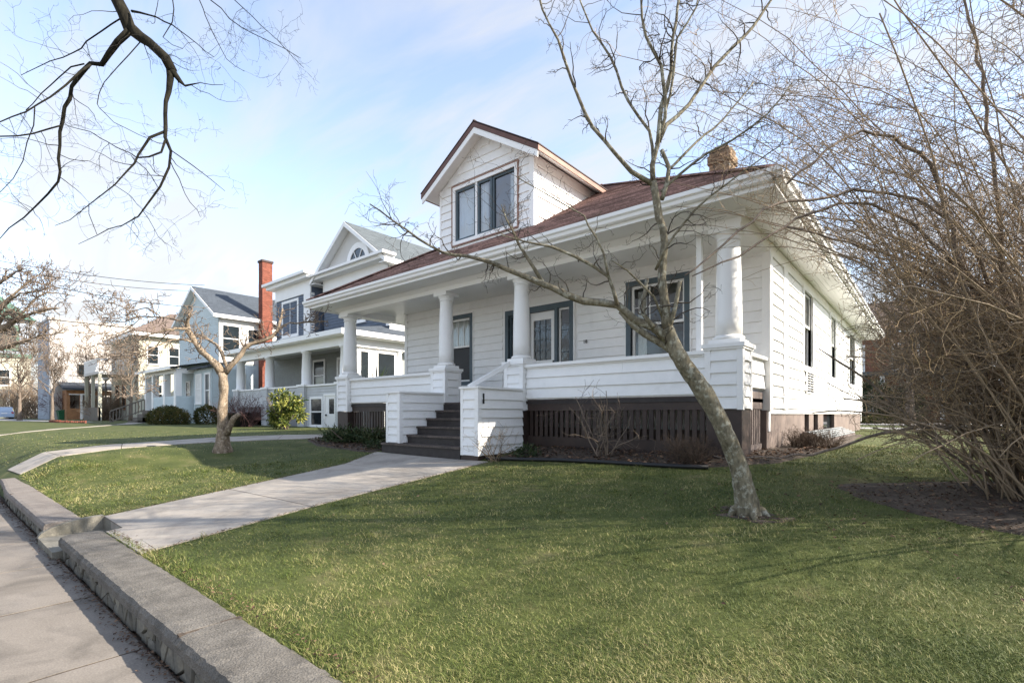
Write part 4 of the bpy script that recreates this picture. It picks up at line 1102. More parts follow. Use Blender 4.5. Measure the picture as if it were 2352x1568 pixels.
far_window(K, front(13.18), -62.4, -61.2, 5.3, 7.7, M['trim'], M['farglass'])
obj('balcony_floor', MB().box(-65, -59.0, 10.8, 13.2, 5.2, 5.45), M['offwhite'], K)
rl = obj('balcony_rail', MB().box(-65, -59.0, 10.8, 10.9, 6.5, 6.65).box(-59.1, -59.0, 10.9, 13.2, 6.5, 6.65), M['trim'], K)
for i in range(20): obj('baluster', MB().box(-64.9 + i*.3, -64.78 + i*.3, 10.81, 10.89, 5.45, 6.5), M['trim'], rl)
for x in (-64.9, -62.0, -59.25): obj('post', MB().box(x, x + .25, 10.85, 11.1, .8, 5.2), M['cream'], K)
for x in (-64.0, -61.5): far_window(K, front(13.18), x, x + 1.1, 2.0, 4.3, M['orange'], M['farglass'])
obj('porch_wall', MB().box(-65, -59.0, 10.8, 11.0, .8, 2.1), M['wood'], K)
# ---- white stucco block with small porch
Q = empty('stucco_block', (-78, 14, .85), label='white stucco block with flat top and small orange-brown porch', cat='building')
obj('wall', MB().box(-82.9, -75, 9.6, 24, .8, 12.0), M['stucco'], Q)
obj('front_wall', MB().box(-82.92, -75.02, 9.5, 9.6, .8, 12.0), M['bluegrey'], Q)  # shaded front of the white block, its shade put into a blue-grey colour
obj('parapet', MB().box(-83.1, -74.85, 9.4, 24, 12.001, 12.25), M['stucco'], Q)
for y, z in ((12.0, 6.0), (13.1, 6.0), (16.0, 7.2)): far_window(Q, right(-74.98), y, y + .7, z, z + 1.1, M['wood'], M['farglass'], rail=False)
far_window(Q, front(9.48), -80.5, -79.3, 8.0, 9.6, M['trim'], M['farglass'])
fq = right(-72.6)
obj('porch', wall_holes(fq, 10.6, 14.6, .8, 4.1, [(10.9, 11.7, 2.1, 3.6), (11.95, 12.6, 1.0, 3.6), (12.9, 13.6, 2.1, 3.6), (13.7, 14.4, 2.1, 3.6)], .15), M['orange'], Q)
obj('porch_end', MB().box(-75, -72.75, 10.6, 10.75, .8, 4.1), M['orange'], Q)
for u0, u1, z0, z1 in ((11.75, 11.95, .9, 3.75), (12.6, 12.8, .9, 3.75), (11.95, 12.6, 3.6, 3.75), (10.8, 11.75, 3.6, 3.7)):
    obj('trim', fbox(MB(), fq, u0, u1, .0, .06, z0, z1), M['trim'], Q)
obj('door', fbox(MB(), fq, 11.95, 12.6, -.1, -.05, 1.0, 2.3), M['offwhite'], Q)
obj('porch_roof', MB().prism([(-75, 10.2, 4.9), (-72.1, 10.2, 4.15), (-72.1, 15.0, 4.15), (-75, 15.0, 4.9)], (0, 0, .2)), M['slateroof'], Q)
# ---- green trimmed house at the left edge
Z = empty('green_trimmed_house', (-121, 9, .85), label='tall tan house with green trim and green roof at the far left', cat='house')
obj('wall', MB().box(-128, -115, 5, 12.3, .8, 11), M['cream'], Z)
obj('upper_wall', MB().box(-127.5, -115.2, 5.2, 12.1, 11, 17), M['bluegrey'], Z)
obj('sill_band', MB().box(-128.2, -114.8, 4.8, 12.5, 10.7, 11.3), M['green'], Z)
far_window(Z, right(-115.18), 8.2, 10.6, 12.2, 15.6, M['green'], M['farglass'], t=.35, mull=1)
far_window(Z, right(-114.98), 8.6, 9.8, 6.2, 8.6, M['trim'], M['farglass'], t=.2)
obj('roof', MB().add([(-128.5, 4.3, 17), (-114.4, 4.3, 17), (-114.4, 13, 17), (-128.5, 13, 17), (-121.4, 8.6, 22)], [(0, 1, 4), (1, 2, 4), (2, 3, 4), (3, 0, 4), (3, 2, 1, 0)]), M['green'], Z)
obj('porch_roof', MB().prism([(-115, 6.5, 5.2), (-112, 6.5, 4.4), (-112, 12.3, 4.4), (-115, 12.3, 5.2)], (0, 0, .25)), M['greyroof'], Z)
for y in (6.7, 9.2, 11.8): obj('post', MB().box(-112.5, -112.1, y, y + .4, .8, 4.4), M['trim'], Z)
# ---- brick house behind, glimpsed at the right
B = empty('brick_house', (2, 56, .85), label='brown brick house across the back street, glimpsed behind the bare shrub', cat='house')
obj('wall', MB().box(-9, 16, 52, 64, .8, 8.2), M['housebrick'], B)
obj('roof', MB().prism([(-10, 51, 8.2), (17, 51, 8.2), (17, 58, 11.6), (-10, 58, 11.6)], (0, 0, .3)), M['brownroof'], B)
for x in (-6, -2.4, 2.5, 7, 11.5): far_window(B, front(51.96), x, x + 1.5, 5.2, 7.2, M['trim'], M['farglass'], t=.15)
for x in (-5.6, 2.3, 7.4): far_window(B, front(51.96), x, x + 1.7, 1.9, 4.0, M['trim'], M['farglass'], t=.15)
obj('porch_roof', MB().box(-7, 1, 49.6, 52, 4.6, 4.9), M['greyroof'], B)
for x in (-6.8, -3.2, .5): obj('post', MB().box(x, x + .3, 49.8, 50.1, .8, 4.6), M['trim'], B)

# ------------------------------------------------------------------ small things far left
def bin_(x, y, label):
    r = empty('wheelie_bin', (x, y, .86), label=label, cat='bin', group='green bins by the far driveway')
    obj('body', MB().add([(x-.55,y-.4,.88),(x+.55,y-.4,.88),(x+.55,y+.4,.88),(x-.55,y+.4,.88),(x-.65,y-.5,1.75),(x+.65,y-.5,1.75),(x+.65,y+.5,1.75),(x-.65,y+.5,1.75)], [(0,3,2,1),(4,5,6,7),(0,1,5,4),(1,2,6,5),(2,3,7,6),(3,0,4,7)]), M['greenbin'], r)
    obj('lid', MB().prism([(x-.7,y-.56,1.76),(x-.7,y+.56,1.76),(x-.7,y+.56,1.84),(x-.7,y,1.95),(x-.7,y-.56,1.84)], (1.4, 0, 0)), M['greenbin'], r)
    for sx in (-.5, .5): obj('wheel', MB().tube([Vector((x+sx-.05, y+.42, .98)), Vector((x+sx+.05, y+.42, .98))], [.12, .12], 12), M['rubber'], r)
bin_(-77.0, 10.3, 'green bin by the far driveway, nearer the parked car')
bin_(-74.3, 10.6, 'green bin by the far driveway, nearer the cream house')
# silver hatchback cut by the left edge of the picture
car = empty('parked_car', (-87.2, 7.6, .86), label='silver blue hatchback parked at the left edge, seen from behind', cat='car')
cxm = -87.4; cy = 7.0
def carpt(u, w, z): return (cxm - w, cy + u, z)          # u across, w forward (away from the viewer), z up
bodyp = [(0.0, 1.15), (-.05, 1.45), (.05, 1.75), (.35, 1.82), (3.6, 1.75), (4.1, 1.6), (4.2, 1.2), (4.1, 1.05), (.1, 1.05)]
obj('body', MB().prism([carpt(-.87, w, z) for w, z in bodyp], (0, 1.74, 0)), M['silver'], car)
cabp = [(.12, 1.80), (.5, 2.28), (.9, 2.36), (2.0, 2.36), (2.9, 1.80)]
obj('cabin', MB().prism([carpt(-.76, w, z) for w, z in cabp], (0, 1.52, 0)), M['silver'], car)
obj('rear_window', MB().add([carpt(-.66, .17, 1.84), carpt(.66, .17, 1.84), carpt(.6, .47, 2.24), carpt(-.6, .47, 2.24)], [(0, 1, 2, 3)]), M['skyglass'], car)
obj('side_window', MB().add([carpt(.775, .45, 1.85), carpt(.775, 2.6, 1.85), carpt(.775, 2.0, 2.28), carpt(.775, .7, 2.28)], [(0, 1, 2, 3)]), M['farglass'], car)
obj('bumper', MB().prism([carpt(-.85, w, z) for w, z in [(-.12, 1.12), (-.12, 1.32), (.02, 1.34), (.02, 1.1)]], (0, 1.7, 0)), M['silver'], car)
for u in (-.8, .62): obj('tail_light', MB().prism([carpt(u, w, z) for w, z in [(-.07, 1.55), (-.03, 1.74), (.03, 1.74), (.0, 1.55)]], (0, .2, 0)), M['redlamp'], car)
obj('number_plate', MB().prism([carpt(-.26, w, z) for w, z in [(-.07, 1.5), (-.065, 1.62), (-.03, 1.62), (-.03, 1.5)]], (0, .52, 0)), M['trim'], car)
for u in (-.85, .67):
    for w in (.75, 3.4): 
        wh = obj('wheel', MB().tube([Vector(carpt(u, w, 1.16)), Vector(carpt(u + .2, w, 1.16))], [.31, .31], 18), M['rubber'], car)
# wooden stair rail beside the pale blue porch
fr = empty('stair_rail', (-46.8, 9.6, .85), label='grey wooden stair railing left of the pale blue porch', cat='railing')
a, b = Vector((-46.9, 9.3, 1.7)), Vector((-46.35, 11.3, 2.6))
obj('top_rail', MB().bar(a, b, .08, .1), M['wood'], fr); obj('bottom_rail', MB().bar(a - Vector((0, 0, .8)), b - Vector((0, 0, .8)), .08, .08), M['wood'], fr)
for i in range(12):
    p = a.lerp(b, i / 11); obj('baluster', MB().box(p.x - .025, p.x + .025, p.y - .025, p.y + .025, p.z - (.9 if i else .95), p.z - .03), M['wood'], fr)
# brick edging of the far flower bed
be = empty('brick_edging', (-49, 7.3, .86), label='row of red bricks set on edge along the far flower bed', cat='edging')
for i in range(26):
    x = -55.5 + i * .36; y = 7.0 + .004 * i * i * .3
    o = MB().box(x, x + .22, y, y + .1, gz(x, y) - .02, gz(x, y) + .16 + rng.uniform(-.03, .03)); obj('brick', o, M['redbrick'], be)
# globe lamp on a post
lp = empty('globe_lamp', (-56, 11.5, .86), label='white globe lamp on a slim post in front of the cream house', cat='lamp')
q = aD(243, 868, 52)
obj('post', MB().lathe(q.x, q.y, [(.14, .8), (.14, 1.2), (.07, 1.3), (.06, q.z - .35), (.12, q.z - .3), (.12, q.z - .25)], 10), M['wood'], lp)
obj('globe', MB().lathe(q.x, q.y, [(.12, q.z - .25)] + [(.30 * sin(t), q.z - .3 * cos(t)) for t in [.45 + (pi - .45) * i / 9 for i in range(9)]] + [(.01, q.z + .3)], 14), M['trim'], lp, True)
# overhead cables
def cable(p, q, sag, r, label):
    pts = []
    for i in range(25):
        t = i / 24; v = p.lerp(q, t); v.z -= sag * 4 * t * (1 - t); pts.append(v)
    obj('overhead_cable', MB().tube(pts, [r] * 25, 4), M['rubber'], label=label, cat='cable', group='overhead cables')
cable(aD(-260, 545, 26), aD(470, 655, 40), .5, .02, 'topmost dark overhead cable sagging across the left sky')
cable(aD(-260, 556, 26.5), aD(455, 668, 40), .6, .018, 'middle overhead cable, close under the topmost one')
cable(aD(-260, 560, 24), aD(440, 705, 38), .5, .024, 'lowest overhead cable, running down towards the pale blue house')

# ------------------------------------------------------------------ trees and shrubs
from mathutils import noise
def bark(name, c1, c2, lichen=None, scale=7):
    m = mat(name, c1, 0.9, col2=c2, scale=scale, bump=1.0, bscale=34, fine=(46, 0.4), spec=0.15, stretch=(1, 1, .4))
    if lichen:
        n, l = m.node_tree.nodes, m.node_tree.links; b = n["Principled BSDF"]
        src = b.inputs["Base Color"].links[0].from_socket
        g = n.new("ShaderNodeNewGeometry"); nz = n.new("ShaderNodeTexNoise"); nz.inputs["Scale"].default_value = 16
        nz.inputs["Detail"].default_value = 6; nz.inputs["Roughness"].default_value = .7; l.new(g.outputs["Position"], nz.inputs["Vector"])
        rp = n.new("ShaderNodeValToRGB"); rp.color_ramp.elements[0].position = .52; rp.color_ramp.elements[1].position = .62
        l.new(nz.outputs[0], rp.inputs[0]); mx = n.new("ShaderNodeMix"); mx.data_type = 'RGBA'
        l.new(rp.outputs[0], mx.inputs[0]); l.new(src, mx.inputs[6]); mx.inputs[7].default_value = (*lichen, 1)
        l.new(mx.outputs[2], b.inputs["Base Color"])
    return m
M['bark_near'] = bark('lichen_bark', (0.10, 0.086, 0.058), (0.22, 0.195, 0.14), (0.33, 0.32, 0.26))
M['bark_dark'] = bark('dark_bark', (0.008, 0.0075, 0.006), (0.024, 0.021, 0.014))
M['bark_tan'] = bark('tan_bark', (0.12, 0.09, 0.062), (0.30, 0.235, 0.17), (0.36, 0.30, 0.235), 6)
M['bark_far'] = bark('grey_brown_bark', (0.14, 0.112, 0.09), (0.23, 0.185, 0.15))
M['twig_near'] = leaf_mat('twig_bark', (0.03, 0.026, 0.023), (0.075, 0.06, 0.048), (0.12, 0.10, 0.075), .8, pscale=(1.0, .1))
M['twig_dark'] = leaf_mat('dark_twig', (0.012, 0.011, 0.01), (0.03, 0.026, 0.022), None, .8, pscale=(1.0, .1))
M['twig_shrub'] = leaf_mat('shrub_twig', (0.09, 0.073, 0.058), (0.28, 0.21, 0.142), (0.46, 0.32, 0.17), .75, pscale=(1.0, .1))
M['twig_tan'] = leaf_mat('tan_twig', (0.07, 0.055, 0.045), (0.24, 0.185, 0.14), None, .8, pscale=(1.0, .1))
M['twig_far'] = leaf_mat('far_twig', (0.17, 0.13, 0.10), (0.31, 0.235, 0.17), (0.4, 0.28, 0.17), .85, pscale=(1.0, .1))
M['twig_dead'] = leaf_mat('dead_stems', (0.05, 0.036, 0.028), (0.12, 0.085, 0.062), None, .85, pscale=(1.0, .1))
M['twig_red'] = leaf_mat('reddish_twig', (0.07, 0.04, 0.04), (0.16, 0.09, 0.085), None, .8, pscale=(1.0, .1))

def resample(P, R, step, rnd, jit=0.0):
    """Catmull-Rom through the traced points"""
    n = len(P); pts, rads = [], []
    for i in range(n - 1):
        p0, p1, p2, p3 = P[max(i-1, 0)], P[i], P[i+1], P[min(i+2, n-1)]
        m = max(1, int((p2 - p1).length / step))
        for k in range(m):
            t = k / m; t2, t3 = t*t, t*t*t
            v = (p1*2 + (p2-p0)*t + (p0*2 - p1*5 + p2*4 - p3)*t2 + (p1*3 - p0 - p2*3 + p3)*t3) * .5
            if jit and (i or k): v = v + Vector((rnd.uniform(-jit, jit), rnd.uniform(-jit, jit), rnd.uniform(-jit, jit)))
            pts.append(v); rads.append(R[i] + (R[i+1] - R[i]) * t)
    pts.append(P[-1]); rads.append(R[-1]); return pts, rads
def trace(tr, d0, d1, rnd, step=.12, jit=.006, wk=1.0):
    n = len(tr); P, R = [], []
    for i, (x, y, w) in enumerate(tr):
        d = d0 + (d1 - d0) * i / (n - 1); P.append(aD(x, y, d)); R.append(max(.0016, wk * w * d / F / 2))
    return resample(P, R, step, rnd, jit)
def rdir(rnd):
    while True:
        v = Vector((rnd.uniform(-1, 1), rnd.uniform(-1, 1), rnd.uniform(-1, 1)))
        if .05 < v.length < 1: return v.normalized()
def sprout(out, pts, rads, rnd, n, L, lv, sub=4, up=.25, wig=.35, t0=.12, spread=.9, rmax=.012, rmin=.0014, segs=5, droop=0.0, lk=.5):
    m = len(pts)
    for _ in range(n):
        t = t0 + (1 - t0) * rnd.random() ** .8; f = t * (m - 1); i = min(m - 2, int(f)); k = f - i
        p = pts[i].lerp(pts[i+1], k); r0 = min(rmax, (rads[i] + (rads[i+1] - rads[i]) * k) * .55)
        tg = (pts[i+1] - pts[i]).normalized(); q = rdir(rnd); q = (q - tg * q.dot(tg))
        if q.length < .05: continue
        d = (tg * (1 - spread * .6) + q.normalized() * spread + Vector((0, 0, up))).normalized()
        ln = L * rnd.uniform(.45, 1.25); P, R = [p], [max(rmin, r0)]
        for s in range(segs):
            d = (d + rdir(rnd) * wig + Vector((0, 0, up * .25 - droop))).normalized(); p = p + d * (ln / segs)
            P.append(p); R.append(max(rmin * .7, r0 * (1 - (s + 1) / segs * .75)))
        out.append((P, R))
        if lv > 1: sprout(out, P, R, rnd, max(1, int(sub * rnd.uniform(.6, 1.4))), ln * lk, lv - 1, sub, up, wig * 1.15, .2, spread, rmax * .6, rmin, max(3, segs - 1), droop, lk)
def build_tree(name, loc, label, limbs, twigs, bm, tm, wob=.0, nsides=10, tsides=3, cat='tree', group=None, trunk=None):
    root = empty(name, loc, label=label, cat=cat)
    if group: root["group"] = group
    def wobble(mb):
        if wob:
            for i, v in enumerate(mb.v):
                p = Vector(v); mb.v[i] = tuple(p + noise.noise_vector(p * 9) * wob + noise.noise_vector(p * 3.5) * wob * 1.2)
    if trunk:
        s = MB(); s.tube(trunk[0], trunk[1], 16); wobble(s); obj('trunk', s, bm, root, True)
    for P, R in limbs:
        s = MB(); s.tube(P, R, nsides if R[0] > .012 else 6)
        if R[0] > .02: wobble(s)
        obj('limb', s, bm, root, True)
    if twigs:
        s = MB()
        for P, R in twigs: s.tube(P, R, 4 if R[0] > .006 else tsides, False)
        obj('twigs', s, tm, root, True, kind='stuff')
    return root

# ---- leaning tree on the lawn
r_ = random.Random(21)
Tb = aD(1716, 1181, 4.67); base = Vector((Tb.x, Tb.y, gz(Tb.x, Tb.y) - .05))
tr, rr_ = trace([(1719, 1200, 92), (1717, 1180, 76), (1714, 1150, 66), (1708, 1120, 56), (1694, 1062, 50), (1664, 990, 49), (1624, 912, 52), (1580, 848, 46), (1548, 796, 42), (1530, 755, 40)], 4.67, 4.62, r_, .06, .004, .79)
tl = [
 ([(1542, 785, 36), (1500, 752, 30), (1460, 735, 28), (1420, 700, 26), (1340, 690, 24), (1270, 662, 22), (1200, 634, 18), (1130, 605, 14), (1070, 588, 11), (1015, 578, 9), (960, 548, 8), (905, 505, 6), (850, 470, 4)], 4.62, 5.0),
 ([(1560, 815, 30), (1510, 782, 24), (1455, 748, 20), (1425, 715, 16)], 4.66, 4.72),
 ([(1253, 660, 14), (1222, 612, 12), (1193, 560, 9), (1165, 505, 5), (1150, 470, 3)], 4.9, 4.7),
 ([(1418, 700, 13), (1398, 637, 12), (1364, 611, 11), (1317, 587, 10), (1267, 567, 9), (1211, 557, 6), (1150, 540, 3)], 4.66, 4.4),
 ([(1398, 637, 9), (1388, 580, 8), (1352, 520, 6), (1342, 495, 5), (1270, 455, 4), (1185, 405, 3)], 4.6, 4.5),
 ([(1532, 760, 34), (1526, 700, 30), (1519, 640, 28), (1525, 560, 26), (1516, 500, 25), (1506, 445, 24), (1500, 418, 24)], 4.62, 4.58),
 ([(1502, 425, 17), (1452, 396, 15), (1412, 350, 13), (1362, 292, 12), (1332, 232, 11), (1310, 178, 10), (1282, 92, 8), (1246, 22, 6), (1232, -60, 4)], 4.58, 4.25),
 ([(1500, 420, 18), (1498, 380, 17), (1512, 332, 16), (1520, 245, 15), (1540, 165, 12), (1546, 82, 10), (1562, -20, 8), (1568, -80, 5)], 4.58, 4.5),
 ([(1514, 325, 14), (1532, 288, 14), (1582, 240, 12), (1642, 152, 11), (1712, 82, 10), (1772, 0, 8), (1815, -60, 5)], 4.56, 4.9),
 ([(1500, 400, 11), (1490, 302, 10), (1442, 232, 9), (1402, 132, 8), (1362, 72, 6), (1335, 5, 5), (1318, -60, 3)], 4.58, 4.75),
 ([(1508, 332, 13), (1528, 270, 12), (1518, 152, 11), (1484, 85, 9), (1472, 0, 7), (1480, -70, 4)], 4.57, 4.35),
 ([(1530, 250, 9), (1548, 170, 8), (1556, 90, 7), (1600, 15, 6), (1610, -50, 4)], 4.54, 4.4),
 ([(1520, 460, 15), (1532, 420, 16), (1536, 385, 15), (1520, 345, 13)], 4.6, 4.58),
 ([(1534, 392, 10), (1602, 325, 8), (1660, 275, 6), (1730, 190, 4)], 4.6, 4.85),
 ([(1518, 440, 8), (1562, 402, 9), (1622, 355, 8), (1682, 322, 7), (1762, 262, 6), (1820, 190, 4)], 4.6, 4.3),
 ([(1534, 762, 18), (1552, 702, 15), (1562, 645, 13)], 4.62, 4.5),
 ([(1500, 752, 15), (1478, 720, 15), (1486, 640, 12)], 4.6, 4.7),
 ([(1524, 735, 9), (1502, 682, 8), (1442, 622, 6), (1405, 598, 4)], 4.62, 4.4),
 ([(1506, 620, 10), (1530, 570, 8), (1600, 480, 7), (1700, 400, 5), (1800, 330, 3)], 4.6, 4.2),
]
limbs = [trace(t, a, b, r_, .12, .006, .68) for t, a, b in tl]; tw = []
for (P, R), (t, a, b) in zip(limbs, tl):
    ln = sum((P[i+1] - P[i]).length for i in range(len(P) - 1))
    if ln > .45: sprout(tw, P, R, r_, int(ln * 7.5), .36, 3, 3, .14, .6, .2, .95, .0075, .0021, 6)
for P, R in limbs:
    if R[-1] < .02 and len(P) > 6: sprout(tw, P[-5:], R[-5:], r_, 4, .45, 3, 3, .2, .45, .3, .7, .006, .0016)
tw = [(P, R) for P, R in tw if min(p.z for p in P) > 1.9 or R[0] < .004]
for a in (.3, 2.4, 3.9, 5.3):                          # root flare
    q0 = tr[2] + Vector((cos(a) * .03, sin(a) * .03, .02)); q1 = Vector((base.x + cos(a) * .13, base.y + sin(a) * .12, gz(base.x, base.y) + .045)); q2 = Vector((base.x + cos(a) * .2, base.y + sin(a) * .18, gz(base.x, base.y) - .06))
    limbs.append(resample([q0, q1, q2], [.045, .034, .02], .05, r_, .004))
build_tree('leaning_tree', base, 'bare leaning tree with lichen covered trunk on the lawn in front of the porch', limbs, tw, M['bark_near'], M['twig_near'], .006, 10, trunk=(tr, rr_))

# ---- street tree whose limb hangs into the picture at top left
r_ = random.Random(5); K2 = 1 / 2.694
def z2(pts): return [(x * K2, y * K2, w * K2) for x, y, w in pts]
st_l = [
 ([(690, -120, 118), (722, 0, 108), (800, 170, 96), (930, 262, 84), (1030, 362, 82), (1062, 440, 78)], 4.0, 4.05),
 ([(1050, 430, 60), (1036, 560, 42), (1022, 700, 38), (1018, 850, 34), (1046, 930, 24), (1040, 1030, 22), (992, 1150, 19), (930, 1235, 16), (850, 1325, 12), (752, 1392, 9), (590, 1452, 6), (480, 1500, 4)], 4.05, 3.85),
 ([(800, 185, 62), (722, 252, 54), (682, 340, 46), (640, 402, 40), (560, 402, 32), (502, 442, 36), (452, 540, 30), (412, 680, 28), (382, 830, 25), (372, 980, 22), (350, 1120, 19), (300, 1202, 16), (232, 1272, 13), (142, 1332, 11), (52, 1402, 9), (-30, 1500, 6)], 4.0, 4.3),
 ([(560, 402, 22), (510, 440, 20), (402, 520, 17), (302, 602, 15), (162, 690, 13), (0, 752, 11), (-120, 800, 8)], 4.0, 3.7),
 ([(520, 396, 13), (442, 410, 12), (362, 480, 11), (252, 582, 9), (160, 682, 7)], 4.0, 4.2),
 ([(742, 118, 14), (622, 190, 13), (542, 262, 12), (452, 330, 10), (312, 386, 8), (130, 466, 5)], 4.0, 4.3),
 ([(815, 70, 22), (922, 96, 14), (1062, 156, 12), (1162, 222, 9), (1322, 352, 5)], 4.0, 3.7),
 ([(1062, 440, 58), (1112, 502, 36), (1152, 540, 20), (1232, 512, 8), (1382, 516, 4)], 4.05, 4.15),
 ([(1018, 815, 24), (932, 850, 22), (852, 952, 19), (832, 1002, 17), (762, 1090, 13), (642, 1192, 10), (542, 1272, 8), (422, 1362, 6), (340, 1396, 4)], 4.0, 3.7),
 ([(1022, 870, 22), (992, 932, 18), (922, 970, 15), (848, 976, 12)], 3.98, 3.92),
 ([(842, 972, 10), (752, 922, 9), (662, 882, 8), (562, 822, 7), (402, 772, 5)], 3.92, 4.2),
 ([(382, 776, 14), (202, 822, 13), (0, 852, 12), (-150, 870, 9)], 4.1, 3.9),
 ([(872, 256, 9), (802, 332, 9), (722, 422, 8), (642, 502, 7), (602, 642, 7), (612, 662, 6), (702, 752, 5), (852, 832, 5), (990, 890, 4)], 4.02, 3.8),
 ([(1058, 930, 9), (1192, 1022, 8), (1302, 1112, 6), (1392, 1182, 3)], 3.95, 4.3),
 ([(1050, 990, 9), (1102, 1102, 8), (1152, 1202, 6), (1240, 1342, 3)], 3.95, 3.7),
 ([(1200, -90, 10), (1232, 0, 9), (1272, 102, 8), (1312, 202, 7), (1352, 272, 6), (1402, 362, 5), (1512, 442, 3)], 4.2, 4.0),
 ([(1250, -70, 10), (1312, 0, 9), (1422, 112, 8), (1502, 182, 7), (1642, 242, 6), (1752, 302, 5), (1862, 362, 3)], 4.2, 4.4),
 ([(1380, -80, 9), (1452, 0, 8), (1562, 102, 7), (1662, 192, 6), (1762, 302, 5), (1880, 420, 3)], 4.2, 3.9),
 ([(1090, -60, 11), (1072, 0, 10), (1066, 132, 9), (1012, 232, 7), (1132, 302, 4)], 4.1, 4.0),
 ([(215, 665, 10), (205, 780, 9), (160, 880, 8), (140, 1000, 7), (90, 1100, 6), (0, 1190, 5)], 3.9, 4.0),
 ([(600, 1450, 5), (560, 1330, 6), (550, 1260, 7)], 3.7, 3.75),
 ([(700, 1140, 6), (770, 1180, 5), (850, 1260, 4), (950, 1340, 3)], 3.75, 3.6),
]
limbs = [trace(z2(t), a, b, r_, .09, .009, .68) for t, a, b in st_l]; tw = []
for P, R in limbs:
    ln = sum((P[i+1] - P[i]).length for i in range(len(P) - 1))
    sprout(tw, P, R, r_, int(ln * 6.0), .42, 3, 3, -.03, .42, .25, .9, .0042, .0011, 6)
top = limbs[0][0][0]
tx, ty = -6.6, -1.75
trunk = resample([Vector((tx, ty, -.1)), Vector((tx, ty, .4)), Vector((tx + .05, ty + .05, 2.5)), Vector((tx + .2, ty + .2, 5)), Vector((tx + .1, ty + .4, 8)), Vector((tx - .2, ty + .3, 11))], [.42, .3, .26, .23, .16, .06], .3, r_, .01)
limbs.insert(0, resample([Vector((tx + .15, ty + .2, 4.6)), Vector((tx + .6, ty + 1.0, 5.6)), Vector((top.x - .25, top.y - .35, top.z + .45)), top, limbs[0][0][1]], [.16, .13, .1, limbs[0][1][0], limbs[0][1][1]], .15, r_, .006))
limbs += [resample([Vector((tx + .1, ty + .2, 5.6)), Vector((tx + 1.1, ty + 2.2, 6.4)), aD(470, -60, 4.2)], [.09, .05, .008], .2, r_, .01)]
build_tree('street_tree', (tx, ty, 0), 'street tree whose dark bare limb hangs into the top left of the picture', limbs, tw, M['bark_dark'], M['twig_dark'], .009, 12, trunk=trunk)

# ---- pruned tree on the left lawn
r_ = random.Random(9)
def zz2(pts): return [((x / 2.4117 + 400) / 1.306, (y / 2.4117 + 700) / 1.306, w / 2.4117 / 1.306) for x, y, w in pts]
PD = 11.4
tr, rr_ = trace(zz2([(646, 1610, 175), (646, 1560, 150), (646, 1530, 118), (650, 1400, 88), (646, 1250, 72), (655, 1100, 64), (650, 1005, 70)]), PD, PD, r_, .1, .008, .86)
pl = [
 ([(640, 1000, 66), (545, 890, 52), (452, 800, 50), (402, 705, 44), (388, 640, 34), (412, 585, 22)], PD, PD - .5),
 ([(668, 1010, 56), (742, 900, 46), (850, 800, 40), (950, 770, 32), (1042, 700, 28), (1068, 600, 20), (1082, 540, 10)], PD, PD + .4),
 ([(1042, 692, 24), (1130, 652, 16), (1250, 640, 14), (1412, 640, 10)], PD + .3, PD + .8),
 ([(680, 965, 36), (642, 860, 30), (602, 800, 22), (500, 740, 16), (430, 730, 8)], PD, PD + .6),
 ([(392, 690, 22), (300, 690, 18), (230, 700, 14), (110, 740, 11), (0, 800, 7)], PD - .4, PD - .9),
 ([(390, 650, 18), (310, 620, 16), (200, 610, 14), (60, 600, 11), (-120, 640, 8), (-260, 600, 5)], PD - .4, PD + .3),
 ([(440, 790, 16), (330, 760, 14), (200, 800, 12), (60, 860, 9), (-90, 840, 6)], PD - .2, PD - 1.2),
 ([(300, 690, 12), (210, 760, 10), (120, 860, 9), (0, 900, 8), (-130, 880, 6), (-260, 900, 4)], PD - .6, PD - .2),
 ([(210, 612, 11), (100, 540, 9), (-20, 560, 8), (-160, 500, 6), (-300, 520, 4)], PD - .2, PD + .6),
 ([(60, 605, 9), (-60, 700, 8), (-200, 740, 6), (-330, 700, 4)], PD - .1, PD - .4),
 ([(-20, 860, 9), (-40, 1000, 8), (-10, 1110, 7), (60, 1165, 6)], PD - .8, PD - 1.1),
 ([(676, 1450, 60), (722, 1340, 52), (768, 1302, 40)], PD - .1, PD - .15),
]
limbs = [trace(zz2(t), a, b, r_, .15, .012, .8) for t, a, b in pl]; tw = []
for P, R in limbs[:-1]:
    ln = sum((P[i+1] - P[i]).length for i in range(len(P) - 1))
    sprout(tw, P, R, r_, int(ln * 13), .48, 3, 3, .2, .62, .25, .95, .014, .007, 5)
build_tree('pruned_tree', (tr[0].x, tr[0].y, gz(tr[0].x, tr[0].y)), 'pruned bare tree with tan candelabra limbs beside the curved side path', limbs, tw, M['bark_tan'], M['twig_tan'], .022, 10, trunk=(tr, rr_))
